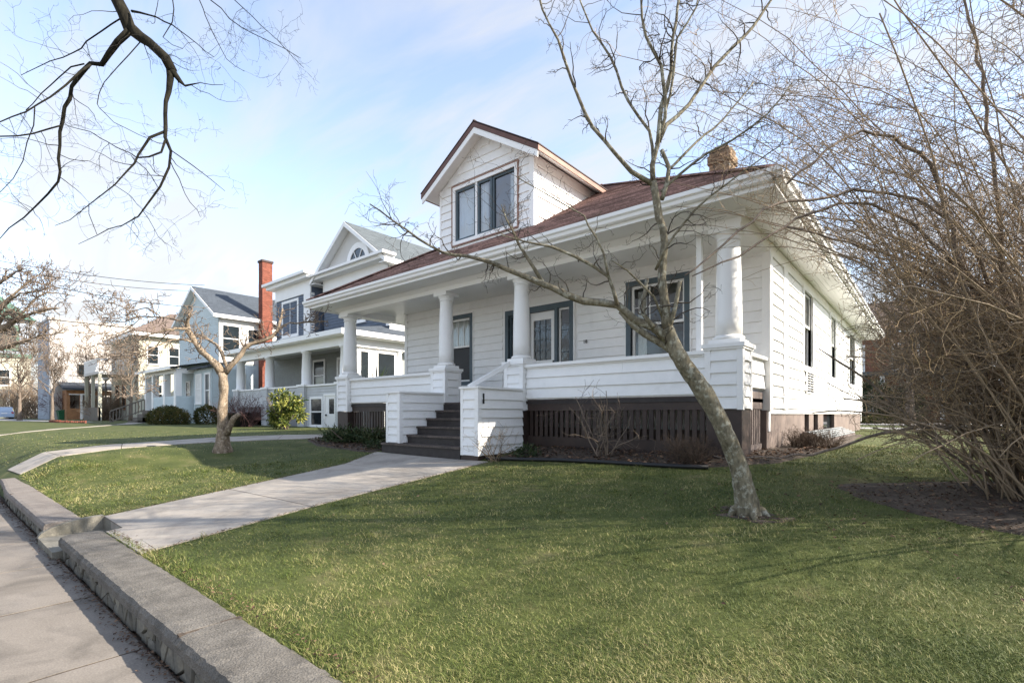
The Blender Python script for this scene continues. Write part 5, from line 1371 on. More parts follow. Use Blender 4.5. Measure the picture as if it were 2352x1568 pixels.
# ---- bare tree reaching in from the left edge
r_ = random.Random(14)
def z1(pts): return [(x / 3.15, y / 3.15 + 536, w / 3.15) for x, y, w in pts]
q = aD(-70, 900, 15.5)
tr, rr_ = resample([Vector((q.x, q.y, gz(q.x, q.y) - .1)), Vector((q.x, q.y, 1.6)), aD(-70, 850, 15.5), aD(-60, 790, 15.5)], [.3, .2, .17, .15], .2, r_, .02)
ll = [
 ([(-190, 800, 60), (-60, 730, 48), (90, 640, 36), (200, 590, 26), (330, 550, 18), (420, 540, 10)], 15.5, 15),
 ([(-190, 900, 50), (0, 835, 34), (150, 790, 22), (260, 745, 14), (460, 720, 7)], 15.5, 14.8),
 ([(-190, 760, 44), (-30, 560, 34), (80, 470, 24), (140, 400, 16), (230, 330, 10), (300, 300, 6)], 15.5, 16),
 ([(-60, 730, 24), (60, 560, 20), (110, 620, 16), (130, 640, 10)], 15.4, 15.2),
 ([(-190, 700, 40), (-60, 420, 28), (40, 330, 18), (120, 270, 10), (200, 250, 6)], 15.5, 15.1),
 ([(90, 640, 20), (230, 500, 15), (330, 430, 11), (460, 440, 7), (560, 460, 4)], 15.2, 15.8),
 ([(-60, 720, 26), (30, 520, 18), (150, 440, 12), (270, 420, 8), (380, 380, 4)], 15.3, 14.7),
]
limbs = [trace(z1(t), a, b, r_, .2, .02) for t, a, b in ll]; tw = []
for P, R in limbs:
    ln = sum((P[i+1] - P[i]).length for i in range(len(P) - 1))
    sprout(tw, P, R, r_, int(ln * 9), .75, 3, 4, .2, .5, .15, .9, .016, .008, 5)
build_tree('spreading_tree', (q.x, q.y, gz(q.x, q.y)), 'bare pinkish brown tree reaching in from the left edge of the picture', limbs, tw, M['bark_tan'], M['twig_tan'], .02, 8, trunk=(tr, rr_))

# ---- the great bare shrub on the right
r_ = random.Random(33); limbs = []; tw = []
sh_t = [
 ([(2300, 1140, 24), (2275, 950, 20), (2235, 750, 18), (2180, 500, 15), (2137, 374, 12), (2080, 334, 10), (1983, 299, 9), (1931, 325, 9), (1808, 422, 8)], 5.0, 4.5),
 ([(2330, 1120, 20), (2300, 1010, 14), (2150, 983, 12), (2060, 986, 11), (1960, 1020, 9), (1860, 1042, 7), (1720, 1052, 5), (1640, 1046, 3)], 5.0, 4.85),
 ([(2330, 1100, 18), (2320, 800, 14), (2200, 520, 11), (2000, 440, 9), (1863, 462, 10), (1785, 467, 9), (1692, 536, 8), (1573, 632, 5)], 5.0, 4.4),
 ([(2350, 1100, 17), (2330, 820, 14), (2150, 560, 11), (2000, 470, 9), (1863, 487, 9), (1799, 526, 8), (1697, 585, 7), (1590, 634, 4)], 5.1, 4.6),
 ([(2340, 1130, 20), (2330, 900, 17), (2240, 720, 14), (2120, 620, 12), (1990, 570, 8), (1880, 540, 7), (1800, 520, 4)], 5.2, 5.6),
 ([(2340, 1110, 15), (2200, 1060, 12), (2050, 920, 9), (1960, 850, 8), (1880, 800, 4)], 5.0, 5.2),
 ([(2350, 1000, 18), (2300, 600, 14), (2270, 300, 11), (2240, 100, 9), (2200, -60, 6)], 5.0, 4.8),
]
for t, a, b in sh_t: limbs.append(trace(t, a, b, r_, .15, .02, .66))
bx, by = 1.2, 6.75
for i in range(185):
    a = r_.uniform(0, 2 * pi); rad = r_.uniform(0, .8); p = Vector((bx + cos(a) * rad * 1.2, by + sin(a) * rad * .8, 0)); p.z = gz(p.x, p.y) - .03
    a2 = a + r_.uniform(-.7, .7)
    if i % 2: a2 = radians(r_.uniform(90, 240))                # most stems arch over towards the lawn and the house
    el = radians(r_.uniform(48, 89) if i % 4 else r_.uniform(78, 92)); d = Vector((cos(a2) * cos(el), sin(a2) * cos(el), sin(el)))
    hz = Vector((cos(a2), sin(a2), 0)); L_ = r_.uniform(3.0, 6.2); P = [p]; r0 = r_.uniform(.005, .014); segs = 18; bend = r_.uniform(.01, .11)
    for s in range(segs):
        k = s / segs
        d = (d + rdir(r_) * .15 + hz * bend * .8 + Vector((0, 0, -bend * (.3 + 1.1 * k)))).normalized()
        q = p + d * L_ / segs
        if q.y < 4.6 and d.y < 0: d.y *= -.2; q = p + d * L_ / segs
        if q.z < .8 or q.x < (-.55 if q.z < 3.2 else -.55 - (q.z - 3.2) * .9): break
        p = q; P.append(p)
    if len(P) < 6: continue
    R = [max(.0024, r0 * (1 - .8 * k / segs)) for k in range(len(P))]
    limbs.append((P, R))
for i in range(30):                                             # low stems drooping over the lawn
    a = r_.uniform(0, 2 * pi); p = Vector((bx + cos(a) * .7, by + sin(a) * .5, 0)); p.z = gz(p.x, p.y) - .03
    a2 = radians(r_.uniform(120, 275)); el = radians(r_.uniform(35, 72)); d = Vector((cos(a2) * cos(el), sin(a2) * cos(el), sin(el)))
    L_ = r_.uniform(2.4, 4.4); P = [p]; r0 = r_.uniform(.006, .017); bend = r_.uniform(.10, .2)
    for s in range(16):
        d = (d + rdir(r_) * .16 + Vector((0, 0, -bend * (.35 + .9 * s / 16)))).normalized(); q = p + d * L_ / 16
        if (q.z < gz(q.x, q.y) + .45 and s > 3) or q.x < -.95 or q.y < 4.3: break
        p = q; P.append(p)
    if len(P) > 6: limbs.append((P, [max(.0026, r0 * (1 - .75 * k / 16)) for k in range(len(P))]))
for i in range(70):                                             # tall stems leaning out over the lawn, high above it
    a = r_.uniform(0, 2 * pi); p = Vector((bx + cos(a) * .7, by + sin(a) * .5, 0)); p.z = gz(p.x, p.y) - .03
    a2 = radians(r_.uniform(140, 240)); el = radians(r_.uniform(66, 86)); d = Vector((cos(a2) * cos(el), sin(a2) * cos(el), sin(el))); hz = Vector((cos(a2), sin(a2), 0))
    L_ = r_.uniform(4.6, 7.0); P = [p]; r0 = r_.uniform(.006, .014); bend = r_.uniform(.02, .075)
    for s in range(18):
        d = (d + rdir(r_) * .14 + hz * bend + Vector((0, 0, -bend * (.2 + s / 18)))).normalized(); q = p + d * L_ / 18
        if q.z < 3.0 and q.x < -.4: break
        if q.y < 4.4 or q.x < -2.6: break
        p = q; P.append(p)
    if len(P) > 8: limbs.append((P, [max(.0024, r0 * (1 - .8 * k / 18)) for k in range(len(P))]))
for i in range(38):                                             # upright stems behind, filling the right
    p = Vector((r_.uniform(.7, 2.8), r_.uniform(6.4, 8.8), 0)); p.z = gz(p.x, p.y) - .03
    a2 = r_.uniform(0, 2 * pi); el = radians(r_.uniform(70, 90)); d = Vector((cos(a2) * cos(el), sin(a2) * cos(el), sin(el)))
    L_ = r_.uniform(4.8, 7.2); P = [p]; r0 = r_.uniform(.006, .016)
    for s in range(16):
        d = (d + rdir(r_) * .16 + Vector((cos(a2), sin(a2), -.3)) * .05).normalized(); p = p + d * L_ / 16; P.append(p)
    limbs.append((P, [max(.0026, r0 * (1 - .8 * k / 16)) for k in range(len(P))]))
for k, (P, R) in enumerate(limbs):
    ln = sum((P[i+1] - P[i]).length for i in range(len(P) - 1))
    dens = 4.0 if k > 6 else 1.6
    sprout(tw, P, R, r_, int(ln * dens), .55, 2, 5, .03, .48, .2, .95, .0058, .0027, 6, .02, .62)
tw = [(P, R) for P, R in tw if min(p.z - .35 * max(0, .6 - p.x) for p in P) > .8 and min(p.y for p in P) > 4.3 and min(p.x + max(0, p.z - 3.0) * .95 for p in P) > (-.85 if r_.random() < .93 else -2.0)]
s = MB()
root = empty('bare_shrub', (bx, by, gz(bx, by)), label='huge tangled bare shrub with arching brown stems at the right edge', cat='shrub')
for P, R in limbs[:7]: obj('stem', MB().tube(P, R, 8), M['bark_far'], root, True)
for P, R in limbs[7:]: obj('stem', MB().tube(P, R, 5), M['twig_shrub'], root, True)
for P, R in tw: s.tube(P, R, 3, False)
obj('twigs', s, M['twig_shrub'], root, True, kind='stuff')
for o in [o for o in root.children if o.name.startswith('stem')][:2]: pass

# ---- generic bare trees and twiggy bushes farther away
def far_tree(x, y, h, seed, label, name='bare_tree', tm=None, bm=None, spread=.9, lv=3, rmin=.01, group=None, dens=1.0):
    r = random.Random(seed); z = gz(x, y); P = [Vector((x, y, z - .2))]
    for i in range(8): P.append(Vector((x + r.uniform(-.03, .03) * h * i / 8, y + r.uniform(-.03, .03) * h * i / 8, z + h * .78 * (i + 1) / 8)))
    R = [h * .022 * (1 - .85 * i / 8) for i in range(9)]; R[0] *= 1.35
    lim = []; sprout(lim, P[2:], R[2:], r, int(15 * dens), h * .42, 1, 3, .45, .25, .05, .85, h * .011, rmin, 7)
    t = []
    for a, b in lim: sprout(t, a, b, r, int(9 * dens), h * .17, lv - 1, 4, .25, .4, .15, .9, h * .004, rmin, 5)
    build_tree(name, (x, y, z), label, lim, t, bm or M['bark_far'], tm or M['twig_far'], 0, 6, 3, trunk=(P, R), group=group)
def far_bush(name, x, y, w, h, seed, label, tm, n=60, rmin=.006, group=None, cat='shrub', sub=4):
    r = random.Random(seed); z = gz(x, y); st_ = []
    for i in range(n):
        a = r.uniform(0, 2 * pi); d = Vector((cos(a) * r.uniform(.1, .9), sin(a) * r.uniform(.1, .9), r.uniform(.6, 1.2))).normalized()
        p = Vector((x + r.uniform(-.25, .25) * w, y + r.uniform(-.2, .2) * w, z - .03)); P = [p]; L_ = h * r.uniform(.7, 1.15)
        for s in range(6):
            d = (d + rdir(r) * .22).normalized(); p = p + d * L_ / 6; P.append(p)
        st_.append((P, [max(rmin, rmin * 2.2 * (1 - .6 * k / 6)) for k in range(7)]))
    t = []
    for P, R in st_: sprout(t, P, R, r, 6, h * .35, 2, sub, .15, .4, .2, .8, rmin * 1.3, rmin * .7, 4)
    s = MB()
    for P, R in st_: s.tube(P, R, 4, False)
    root = empty(name, (x, y, z), label=label, cat=cat)
    if group: root["group"] = group
    obj('stems', s, tm, root, True, kind='stuff'); s = MB()
    for P, R in t: s.tube(P, R, 3, False)
    obj('twigs', s, tm, root, True, kind='stuff')
q = aD(2090, 900, 30); far_tree(q.x, q.y, 11, 41, 'bare tree standing behind the great shrub, nearest the house corner', dens=1.3)
q = aD(2200, 900, 26); far_tree(q.x, q.y, 12, 42, 'bare tree behind the middle of the great shrub', dens=1.3)
q = aD(2310, 900, 34); far_tree(q.x, q.y, 14, 43, 'bare tree behind the right side of the great shrub', dens=1.3)
far_bush('back_shrub', 3.4, 11.2, 3.2, 6.0, 60, 'second tall bare shrub behind the great one', M['twig_shrub'], 80, .0045)
q = aD(2120, 930, 46); far_bush('brush_thicket', q.x, q.y, 7, 4.5, 44, 'tall brown brush thicket across the back driveway', M['twig_far'], 70, .013)
q = aD(2260, 930, 40); far_bush('brush_thicket', q.x, q.y, 7, 5, 45, 'tall brown brush thicket at the far right', M['twig_far'], 70, .012)
q = aD(2035, 930, 44); far_bush('brush_thicket', q.x, q.y, 4, 4, 46, 'brown brush thicket in front of the brick house', M['twig_far'], 80, .012)
q = aD(55, 950, 70); far_bush('brown_bush', q.x, q.y, 9, 5.0, 47, 'big brown leafless bush behind the parked car', M['twig_far'], 130, .018)
q = aD(95, 950, 64); far_tree(q.x, q.y, 8.5, 48, 'small dark bare tree beside the green bins', rmin=.018, dens=.8)
q = aD(165, 950, 58); far_bush('brown_bush', q.x, q.y, 5, 3.2, 49, 'rusty brown bush right of the green bins', M['twig_red'], 90, .016)
q = aD(245, 950, 50); far_bush('brown_bush', q.x, q.y, 5, 2.6, 50, 'brown bush below the cream house balcony', M['twig_far'], 90, .014)
for k, (px_, dd_, hh_, lb) in enumerate(((60, 95, 17, 'bare tree rising behind the stucco block, leftmost of the far row'), (150, 100, 16, 'bare tree rising behind the flat top of the stucco block'), (235, 90, 15, 'bare tree between the stucco block and the cream house'), (330, 85, 15, 'bare tree rising behind the cream house roof'), (10, 85, 13, 'bare tree right behind the parked car'))):
    q = aD(px_, 950, dd_); far_tree(q.x, q.y, hh_, 70 + k, lb, rmin=.03, tm=M['twig_tan'], group='bare trees behind the far houses')
for k, (px_, dd_, hh_, lb) in enumerate(((45, 52, 8.5, 'low bare tree just right of the parked car'), (205, 54, 8, 'low bare tree in front of the orange-brown porch'), (300, 46, 7, 'low bare tree in front of the cream house balcony'))):
    q = aD(px_, 950, dd_); far_tree(q.x, q.y, hh_, 90 + k, lb, rmin=.016, tm=M['twig_tan'], dens=1.3, group='low bare trees on the far lawns')
q = aD(120, 950, 46); far_tree(q.x, q.y, 6.5, 80, 'low bare tree on the far lawn in front of the stucco block', rmin=.016, tm=M['twig_tan'], dens=1.2)
q = aD(-30, 950, 75); far_tree(q.x, q.y, 17, 51, 'tall bare tree far behind the parked car', rmin=.025, tm=M['twig_tan'])
q = aD(560, 955, 24.5); far_bush('red_shrub', q.x, q.y, 1.6, 1.5, 52, 'dark reddish leafless shrub in front of the grey-blue porch', M['twig_red'], 70, .006)
# potted look: dark tub under it
obj('dark_tub', MB().lathe(q.x - .4, q.y - .2, [(.55, .8), (.62, .84), (.68, 1.5), (.72, 1.55), (.66, 1.56), (.6, 1.45)], 20), M['black'], label='dark round tub holding the reddish shrub', cat='tub', smooth_=True)
# small bare shrubs in the beds
far_bush('twiggy_shrub', -5.72, 6.33, .5, .62, 53, 'small bare thorny shrub at the foot of the right stair cheek', M['twig_shrub'], 12, .0032, sub=3)
far_bush('twiggy_shrub', -4.05, 7.1, .4, 1.05, 54, 'upright bare shrub with pale stems in front of the lattice', M['twig_tan'], 13, .0055, sub=2)
far_bush('dead_perennial', -2.62, 7.05, .7, .42, 55, 'low dead brown perennial clump beside the right porch pedestal', M['twig_dead'], 70, .003)
far_bush('dead_perennial', -1.65, 10.4, 1.3, .35, 56, 'dry brown clump along the side foundation', M['twig_dead'], 110, .003)

# ------------------------------------------------------------------ leafy plants
M['hedge'] = leaf_mat('hedge_leaf', (0.03, 0.042, 0.010), (0.085, 0.085, 0.02), (0.16, 0.12, 0.035), .6, 1.5, .15)
M['rhodo'] = leaf_mat('rhododendron_leaf', (0.03, 0.055, 0.012), (0.13, 0.16, 0.03), (0.42, 0.40, 0.10), .4, 1.5, .15)
M['dark_ever'] = leaf_mat('dark_evergreen', (0.012, 0.022, 0.010), (0.035, 0.055, 0.02), None, .6, 1.0)
M['juniper'] = leaf_mat('juniper_leaf', (0.018, 0.034, 0.014), (0.05, 0.075, 0.028), (0.10, 0.10, 0.05), .6, 2.0, .1)
M['litter'] = leaf_mat('leaf_litter', (0.03, 0.018, 0.012), (0.10, 0.055, 0.035), (0.25, 0.16, 0.10), .85, 3.0, pscale=(1.0, .25))
M['grass'] = leaf_mat('grass_blade', (0.046, 0.075, 0.0135), (0.145, 0.172, 0.039), (0.42, 0.36, 0.17), .55, 1.3, 0, pscale=(1.0, .55))

def leaf_cloud(rnd, blobs, n, L, W, shell=.55, droop=0.0, out=.6):
    s = MB(); tot = sum(b[3] * b[4] * b[5] for b in blobs)
    for cx, cy, cz, rx_, ry_, rz_ in blobs:
        for _ in range(int(n * rx_ * ry_ * rz_ / tot)):
            d = rdir(rnd); k = (shell + (1 - shell) * rnd.random()) * (1 + .18 * noise.noise(d * 2.3 + Vector((cx, cy, cz))) + .12 * noise.noise(d * 6 + Vector((cx, 0, 1))))
            p = Vector((cx + d.x * rx_ * k, cy + d.y * ry_ * k, cz + d.z * rz_ * k))
            if p.z < gz(p.x, p.y) + .02: continue
            t = (d * out + rdir(rnd) * .8 + Vector((0, 0, -droop))).normalized(); w = t.cross(rdir(rnd)).normalized()
            l_ = L * rnd.uniform(.6, 1.3); w_ = W * rnd.uniform(.7, 1.2); nrm = t.cross(w) * l_ * .12
            s.add([p, p + t * l_ * .5 + w * w_ * .5 + nrm, p + t * l_, p + t * l_ * .5 - w * w_ * .5 + nrm], [(0, 1, 2, 3)])
    return s
def plant(name, loc, label, mb, mt, stems=None, cat='shrub', group=None):
    r = empty(name, loc, label=label, cat=cat)
    if group: r["group"] = group
    obj('foliage', mb, mt, r, kind='stuff')
    if stems: obj('stem', stems, M['bark_far'], r)
    return r
r_ = random.Random(3)
def stemset(x, y, n, h, w, rnd):
    s = MB(); z = gz(x, y)
    for i in range(n):
        a = rnd.uniform(0, 2*pi); s.tube([Vector((x + rnd.uniform(-.1, .1) * w, y + rnd.uniform(-.1, .1) * w, z - .05)), Vector((x + cos(a) * w * .25, y + sin(a) * w * .25, z + h * .5)), Vector((x + cos(a) * w * .45, y + sin(a) * w * .45, z + h))], [.025, .018, .01], 6)
    return s
q = aD(385, 955, 30); q2 = aD(452, 955, 30.5)
plant('clipped_yew', (q.x, q.y, gz(q.x, q.y)), 'long low clipped evergreen mound on the lawn before the pale blue porch', leaf_cloud(r_, [(q.x - .8, q.y, 1.15, 1.0, .8, .72), (q.x + .3, q.y, 1.2, 1.0, .85, .78), (q.x + .9, q.y + .2, 1.15, .8, .7, .7)], 9000, .12, .05, .8), M['hedge'], stemset(q.x, q.y, 6, .8, 1.5, r_))
plant('clipped_yew', (q2.x, q2.y, gz(q2.x, q2.y)), 'smaller rounded evergreen mound at the right end of the long one', leaf_cloud(r_, [(q2.x + .2, q2.y + .5, 1.25, .75, .7, .75)], 4000, .12, .05, .8), M['hedge'], stemset(q2.x, q2.y + .5, 4, .8, .8, r_))
q = aD(655, 985, 20.5)
blobs = []
for i in range(30):
    a = r_.uniform(0, 2*pi); k = r_.uniform(.2, 1.1); blobs.append((q.x + cos(a) * .95 * k, q.y + sin(a) * .6 * k, 1.1 + r_.uniform(0, 1.5) * (1.1 - .45 * k), .2, .2, .17))
plant('rhododendron', (q.x, q.y, gz(q.x, q.y)), 'yellow green broadleaf shrub in front of the grey-blue house porch', leaf_cloud(r_, blobs, 2700, .19, .065, .3, .25), M['rhodo'], stemset(q.x, q.y, 9, 1.3, 1.6, r_))
# spiky dark juniper left of the stairs
s = MB(); jx, jy = -11.0, 6.85
for i in range(420):
    a = r_.uniform(0, 2*pi); el = r_.uniform(.2, 1.1); d = Vector((cos(a) * cos(el), sin(a) * cos(el) * .7, sin(el))); p = Vector((jx + r_.uniform(-.9, 1.2), jy + r_.uniform(-.15, .3), gz(jx, jy) + r_.uniform(0, .12)))
    L_ = r_.uniform(.3, .62)
    for k in range(9):
        t = k / 9; c = p + d * L_ * t + Vector((0, 0, -.18 * t * t * L_)); w = rdir(r_) * .075 * (1.1 - t)
        s.add([c, c + d * .06 + w, c + d * .11], [(0, 1, 2)])
plant('juniper', (jx, jy, gz(jx, jy)), 'dark spreading juniper in the bed left of the front stairs', s, M['juniper'], stemset(jx, jy, 5, .35, 1.2, r_))
for x, y, k, lb in ((-9.35, 6.45, .22, 'small green tuft at the left foot of the stairs'), (-5.35, 6.75, .2, 'small green tuft beside the right stair cheek')):
    plant('green_tuft', (x, y, gz(x, y)), lb, leaf_cloud(r_, [(x, y, gz(x, y) + .08, k * 1.3, k, .16)], 420, .08, .025, .4), M['juniper'], cat='plant')
# dark evergreens behind the house on the right
q = aD(2025, 960, 33)
plant('evergreen_shrub', (q.x, q.y, gz(q.x, q.y)), 'dark evergreen shrub just past the back corner of the white house', leaf_cloud(r_, [(q.x - .6, q.y, 2.2, 1.6, 1.4, 1.5), (q.x + .9, q.y + .4, 2.0, 1.4, 1.3, 1.3)], 9000, .2, .09, .7), M['dark_ever'], stemset(q.x, q.y, 5, 1.6, 1.5, r_))
q = aD(2010, 975, 31)
plant('low_hedge', (q.x, q.y, gz(q.x, q.y)), 'low yellow green planting below the dark evergreen shrub', leaf_cloud(r_, [(q.x, q.y, 1.0, 1.3, .5, .35)], 2200, .12, .06, .6), M['hedge'])
# ornamental grass leaves by the neighbour's porch end
s = MB(); q = aX(857, 862, -20.2)
for i in range(26):
    a = r_.uniform(0, 2*pi); d = Vector((cos(a) * .35, sin(a) * .35, 1)); p = Vector((q.x + .3, q.y, 2.3)); w = Vector((sin(a), -cos(a), 0)) * .035; h = r_.uniform(.8, 1.7)
    s.add([p - w, p + w, p + d * h * .6 + w * .8, p + d * h * .6 - w * .8, p + d * h + Vector((cos(a), sin(a), 0)) * .12], [(0, 1, 2, 3), (3, 2, 4)])
pr_ = empty('spiky_plant', (q.x + .3, q.y, 1.9), label='dark spiky potted plant at the end of the grey-blue porch', cat='plant')
obj('foliage', s, M['dark_ever'], pr_, kind='stuff'); obj('pot', MB().lathe(q.x + .3, q.y, [(.18, .84), (.24, .86), (.3, 2.25), (.32, 2.32), (.28, 2.33), (.26, 2.28)], 16), M['black'], pr_, True)

# ------------------------------------------------------------------ grass, litter
rs = np.random.RandomState(4)
def gz_np(x, y):
    k = np.clip((-11.0 - x) / 2.6, 0, 1); k = k*k*(3 - 2*k)
    z = np.interp(y, *G1) * (1 - k) + np.interp(y, *G2) * k
    return z + np.where(y > 1.6, .018 * np.sin(x * .9 + 1.3) * np.sin(y * .8) * np.minimum(1, (y - 1.6) * .5), 0)
def sample(n, dmin, dmax, mode):
    a = rs.uniform(-1.22, 1.28, n)
    if mode == 'screen': d = 1 / rs.uniform(1 / dmax, 1 / dmin, n)
    else: d = np.sqrt(rs.uniform(dmin**2, dmax**2, n))
    return (VX + a * RX) * d, (VY + a * RY) * d, d
PATH1 = [(-7.9, 1.4), (-5.6, 1.4), (-5.72, 3.06), (-5.8, 5.1), (-5.8, 6.4), (-8.98, 6.4), (-8.3, 5.1), (-8.02, 3.0)]
PATH2 = [(-15.75, 1.2), (-14.0, 1.2), (-13.95, 1.95), (-14.1, 3.0), (-14.3, 4.9), (-13.8, 6.4), (-13.0, 7.2), (-13.1, 12), (-13.9, 12), (-14.2, 8.5), (-15.6, 7.4), (-16.1, 5.8), (-15.9, 3.4), (-15.8, 1.95)]
def on_grass(x, y):
    x = x + rs.normal(0, .018, len(x)); y = y + rs.normal(0, .012, len(x))
    ok = (y > 1.32) & ~inpoly(x, y, PATH1) & ~inpoly(x, y, PATH2) & ~inpoly(x, y, BED_R) & ~inpoly(x, y, BED_L)
    ok &= ~((x > -8.0) & (x < -6.85) & (y < 1.65))
    ok &= ~((x > -12.9) & (x < -1.95) & (y > 7.5) & (y < 24))
    u_ = rs.uniform(.72, 1.22, len(x)) + .18 * np.sin(x * 5 + 2 * np.sin(y * 4)); cbx, cby = BUSHC[0] - .1, BUSHC[1] - .15
    inb = inpoly(cbx + (x - cbx) * u_, cby + (y - cby) * u_, BED_B); ok &= ~(inb & (rs.uniform(0, 1, len(x)) < .93))
    trunk_ = np.hypot(x - base.x, y - base.y); ok &= ~((trunk_ < .14 + .24 * rs.uniform(0, 1, len(x))) & (rs.uniform(0, 1, len(x)) < .85))
    bare = np.sin(x * 1.9 + 1.1 * np.sin(y * 2.3)) * np.sin(y * 2.1 + 1.7 * np.sin(x * 1.1)) ; ok &= ~((bare > .8) & (rs.uniform(0, 1, len(x)) < .35))
    ok &= ~((x < -20) & (y > 12.2)) & ~((x < -35.5) & (y > 11))
    return ok
x1, y1, d1 = sample(360000, 1.9, 20, 'screen'); x2, y2, d2 = sample(190000, 2.0, 10, 'area')
x, y, d = np.concatenate([x1, x2]), np.concatenate([y1, y2]), np.concatenate([d1, d2])
ex = rs.uniform(-6.9, 4, 5200); ey = 1.33 + np.abs(rs.normal(0, .06, 5200)); x, y = np.concatenate([x, ex]), np.concatenate([y, ey]); d = np.concatenate([d, np.hypot(ex, ey)])
wx, wy, wd = sample(420, 2.1, 10, 'area'); nb = 34                 # weedy tufts
tx_ = (wx[:, None] + rs.normal(0, .028, (420, nb))).ravel(); ty_ = (wy[:, None] + rs.normal(0, .028, (420, nb))).ravel()
tuft = np.concatenate([np.ones(len(x)), np.repeat(rs.uniform(1.5, 2.6, 420), nb)])
x, y, d = np.concatenate([x, tx_]), np.concatenate([y, ty_]), np.concatenate([d, np.repeat(wd, nb)])
ok = on_grass(x, y); x, y, d, tuft = x[ok], y[ok], d[ok], tuft[ok]; n = len(x)
# clumpy growth: blade height follows a smooth field
f1 = np.sin(x * 2.1 + np.sin(y * 1.7) * 2) * np.sin(y * 2.6 + np.sin(x * 1.3) * 2); f2 = np.sin(x * 7.3 + 3 * np.sin(y * 4.1)) * np.sin(y * 8.9 + 2 * np.sin(x * 5.2))
hgt = (.019 + .002 * f1 + .003 * f2) * rs.uniform(.45, 1.7, n); hgt = np.where(y < 1.55, hgt * 1.35, hgt); hgt = np.maximum(hgt, .01) * tuft
wid = np.maximum(.0022, d * .00066) * rs.uniform(.7, 1.3, n)
az = rs.uniform(0, 2*np.pi, n); lean = rs.uniform(.3, 2.1, n) * hgt; az2 = az + rs.uniform(-1, 1, n)
z = gz_np(x, y) - .006
cx_, sy_ = np.cos(az), np.sin(az); lx, ly = np.cos(az2 + np.pi/2) * lean, np.sin(az2 + np.pi/2) * lean
V = np.empty((n, 5, 3), np.float32)
V[:, 0] = np.stack([x - cx_*wid/2, y - sy_*wid/2, z], 1); V[:, 1] = np.stack([x + cx_*wid/2, y + sy_*wid/2, z], 1)
mx, my, mz = x + lx*.35, y + ly*.35, z + hgt*.62
V[:, 2] = np.stack([mx + cx_*wid*.4, my + sy_*wid*.4, mz], 1); V[:, 3] = np.stack([mx - cx_*wid*.4, my - sy_*wid*.4, mz], 1)
V[:, 4] = np.stack([x + lx, y + ly, z + hgt], 1)
me = bpy.data.meshes.new('grass')
me.vertices.add(n * 5); me.vertices.foreach_set('co', V.ravel())
me.loops.add(n * 7); b5 = (np.arange(n) * 5)[:, None]
me.loops.foreach_set('vertex_index', (b5 + np.array([0, 1, 2, 3, 3, 2, 4])).ravel().astype(np.int32))
me.polygons.add(n * 2); me.polygons.foreach_set('loop_start', (np.arange(n)[:, None] * 7 + np.array([0, 4])).ravel().astype(np.int32))
me.polygons.foreach_set('loop_total', np.tile(np.array([4, 3], np.int32), n)); me.update()
link('grass', me, M['grass'], label='short winter lawn grass, green with straw coloured blades', cat='grass', kind='stuff')

def scatter(name, n, pts, size, mt, label, cat, lift=.012, curl=.5):
    s = MB()
    for x, y, zz in pts:
        a = rng.uniform(0, 2*pi); l_ = size * rng.uniform(.5, 1.5); w_ = l_ * rng.uniform(.3, .7); t = Vector((cos(a), sin(a), rng.uniform(-curl, curl))) ; w = Vector((-sin(a), cos(a), rng.uniform(-curl, curl)))
        p = Vector((x, y, zz + lift + rng.uniform(0, size * .4)))
        s.add([p - t*l_/2, p + w*w_/2 + Vector((0, 0, l_*.12)), p + t*l_/2, p - w*w_/2 + Vector((0, 0, l_*.1))], [(0, 1, 2, 3)])
    obj(name, s, mt, label=label, cat=cat, kind='stuff')
def rnd_in(poly, n, up=.03):
    xs_ = [p[0] for p in poly]; ys_ = [p[1] for p in poly]; X = rs.uniform(min(xs_), max(xs_), n * 3); Y = rs.uniform(min(ys_), max(ys_), n * 3)
    k = inpoly(X, Y, poly); return [(a, b, gz(a, b) + up) for a, b in zip(X[k][:n], Y[k][:n])]
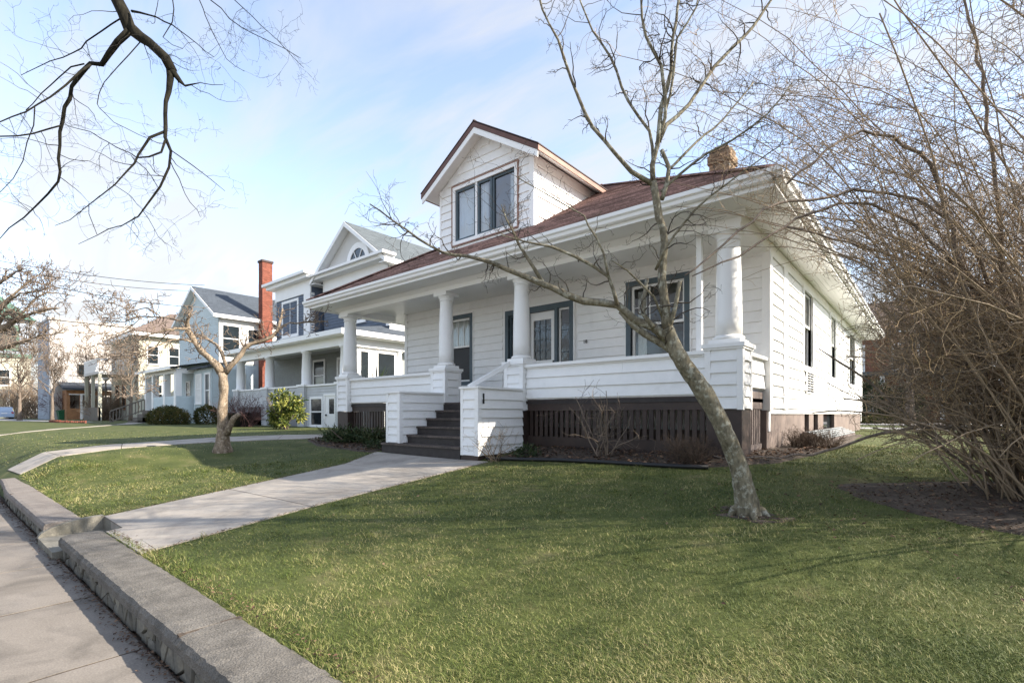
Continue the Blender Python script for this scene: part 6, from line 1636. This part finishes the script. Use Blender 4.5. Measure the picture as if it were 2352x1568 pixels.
scatter('mulch', 0, rnd_in([p for p in BED_R if p[1] < 12] + [(-2.1, 11.5), (-2.1, 8.2), (-2.3, 7.7), (-6, 7.7)], 3600) + rnd_in(BED_L, 1800), .055, M['litter'], 'brown bark mulch and dead leaves in the porch beds', 'mulch')
scatter('leaf_litter', 0, rnd_in(BED_B, 1500, .012) + [(a, b, gz(a, b)) for a, b in zip(rs.normal(.6, 1.6, 700), rs.normal(5.9, .9, 700)) if b > 1.5], .035, M['litter'], 'dead leaves and twigs under the bare shrub', 'leaf litter')
scatter('wall_debris', 0, [(a, .955 - abs(b), .003) for a, b in zip(rs.uniform(-13, 2, 2600), rs.normal(0, .05, 2600))], .022, M['litter'], 'dry litter gathered along the foot of the stone wall', 'leaf litter', .004, .3)

# stray leaves on the lawn and roots of the leaning tree
lv_x, lv_y, _ = sample(520, 2.3, 14, 'area'); okl = on_grass(lv_x, lv_y)
scatter('fallen_leaves', 0, [(a, b, gz(a, b) + .012) for a, b in zip(lv_x[okl], lv_y[okl])], .03, M['litter'], 'scattered dead leaves on the lawn', 'leaves')

ed = []
for (a, b, m_) in (((-7.9, 1.45), (-8.02, 3.0), 170), ((-8.02, 3.0), (-8.3, 5.1), 200), ((-8.3, 5.1), (-8.95, 6.2), 120), ((-5.58, 1.4), (-5.72, 3.06), 160), ((-5.72, 3.06), (-5.8, 6.2), 240), ((-6.9, 1.36), (4, 1.36), 900)):
    for _ in range(m_):
        t = rng.random(); X_ = a[0] + (b[0] - a[0]) * t; Y_ = a[1] + (b[1] - a[1]) * t
        X_, Y_ = (X_ + rng.gauss(0, .035), Y_ + rng.gauss(0, .02)) if b[1] != a[1] else (X_, Y_ + abs(rng.gauss(0, .05)))
        ed.append((X_, Y_, gz(X_, Y_) + .008))
scatter('edge_litter', 0, ed, .022, M['litter'], 'dry litter along the edges of the front walk and the wall', 'leaf litter', .006, .4)
for x, y, r in ((-1.32, 4.98, .2),):
    scatter('root_litter', 0, [(x + rng.gauss(0, r), y + rng.gauss(0, r * .8), gz(x, y) + .004) for _ in range(160)], .028, M['litter'], 'dead leaves round the foot of the leaning tree', 'leaf litter', .008, .4)
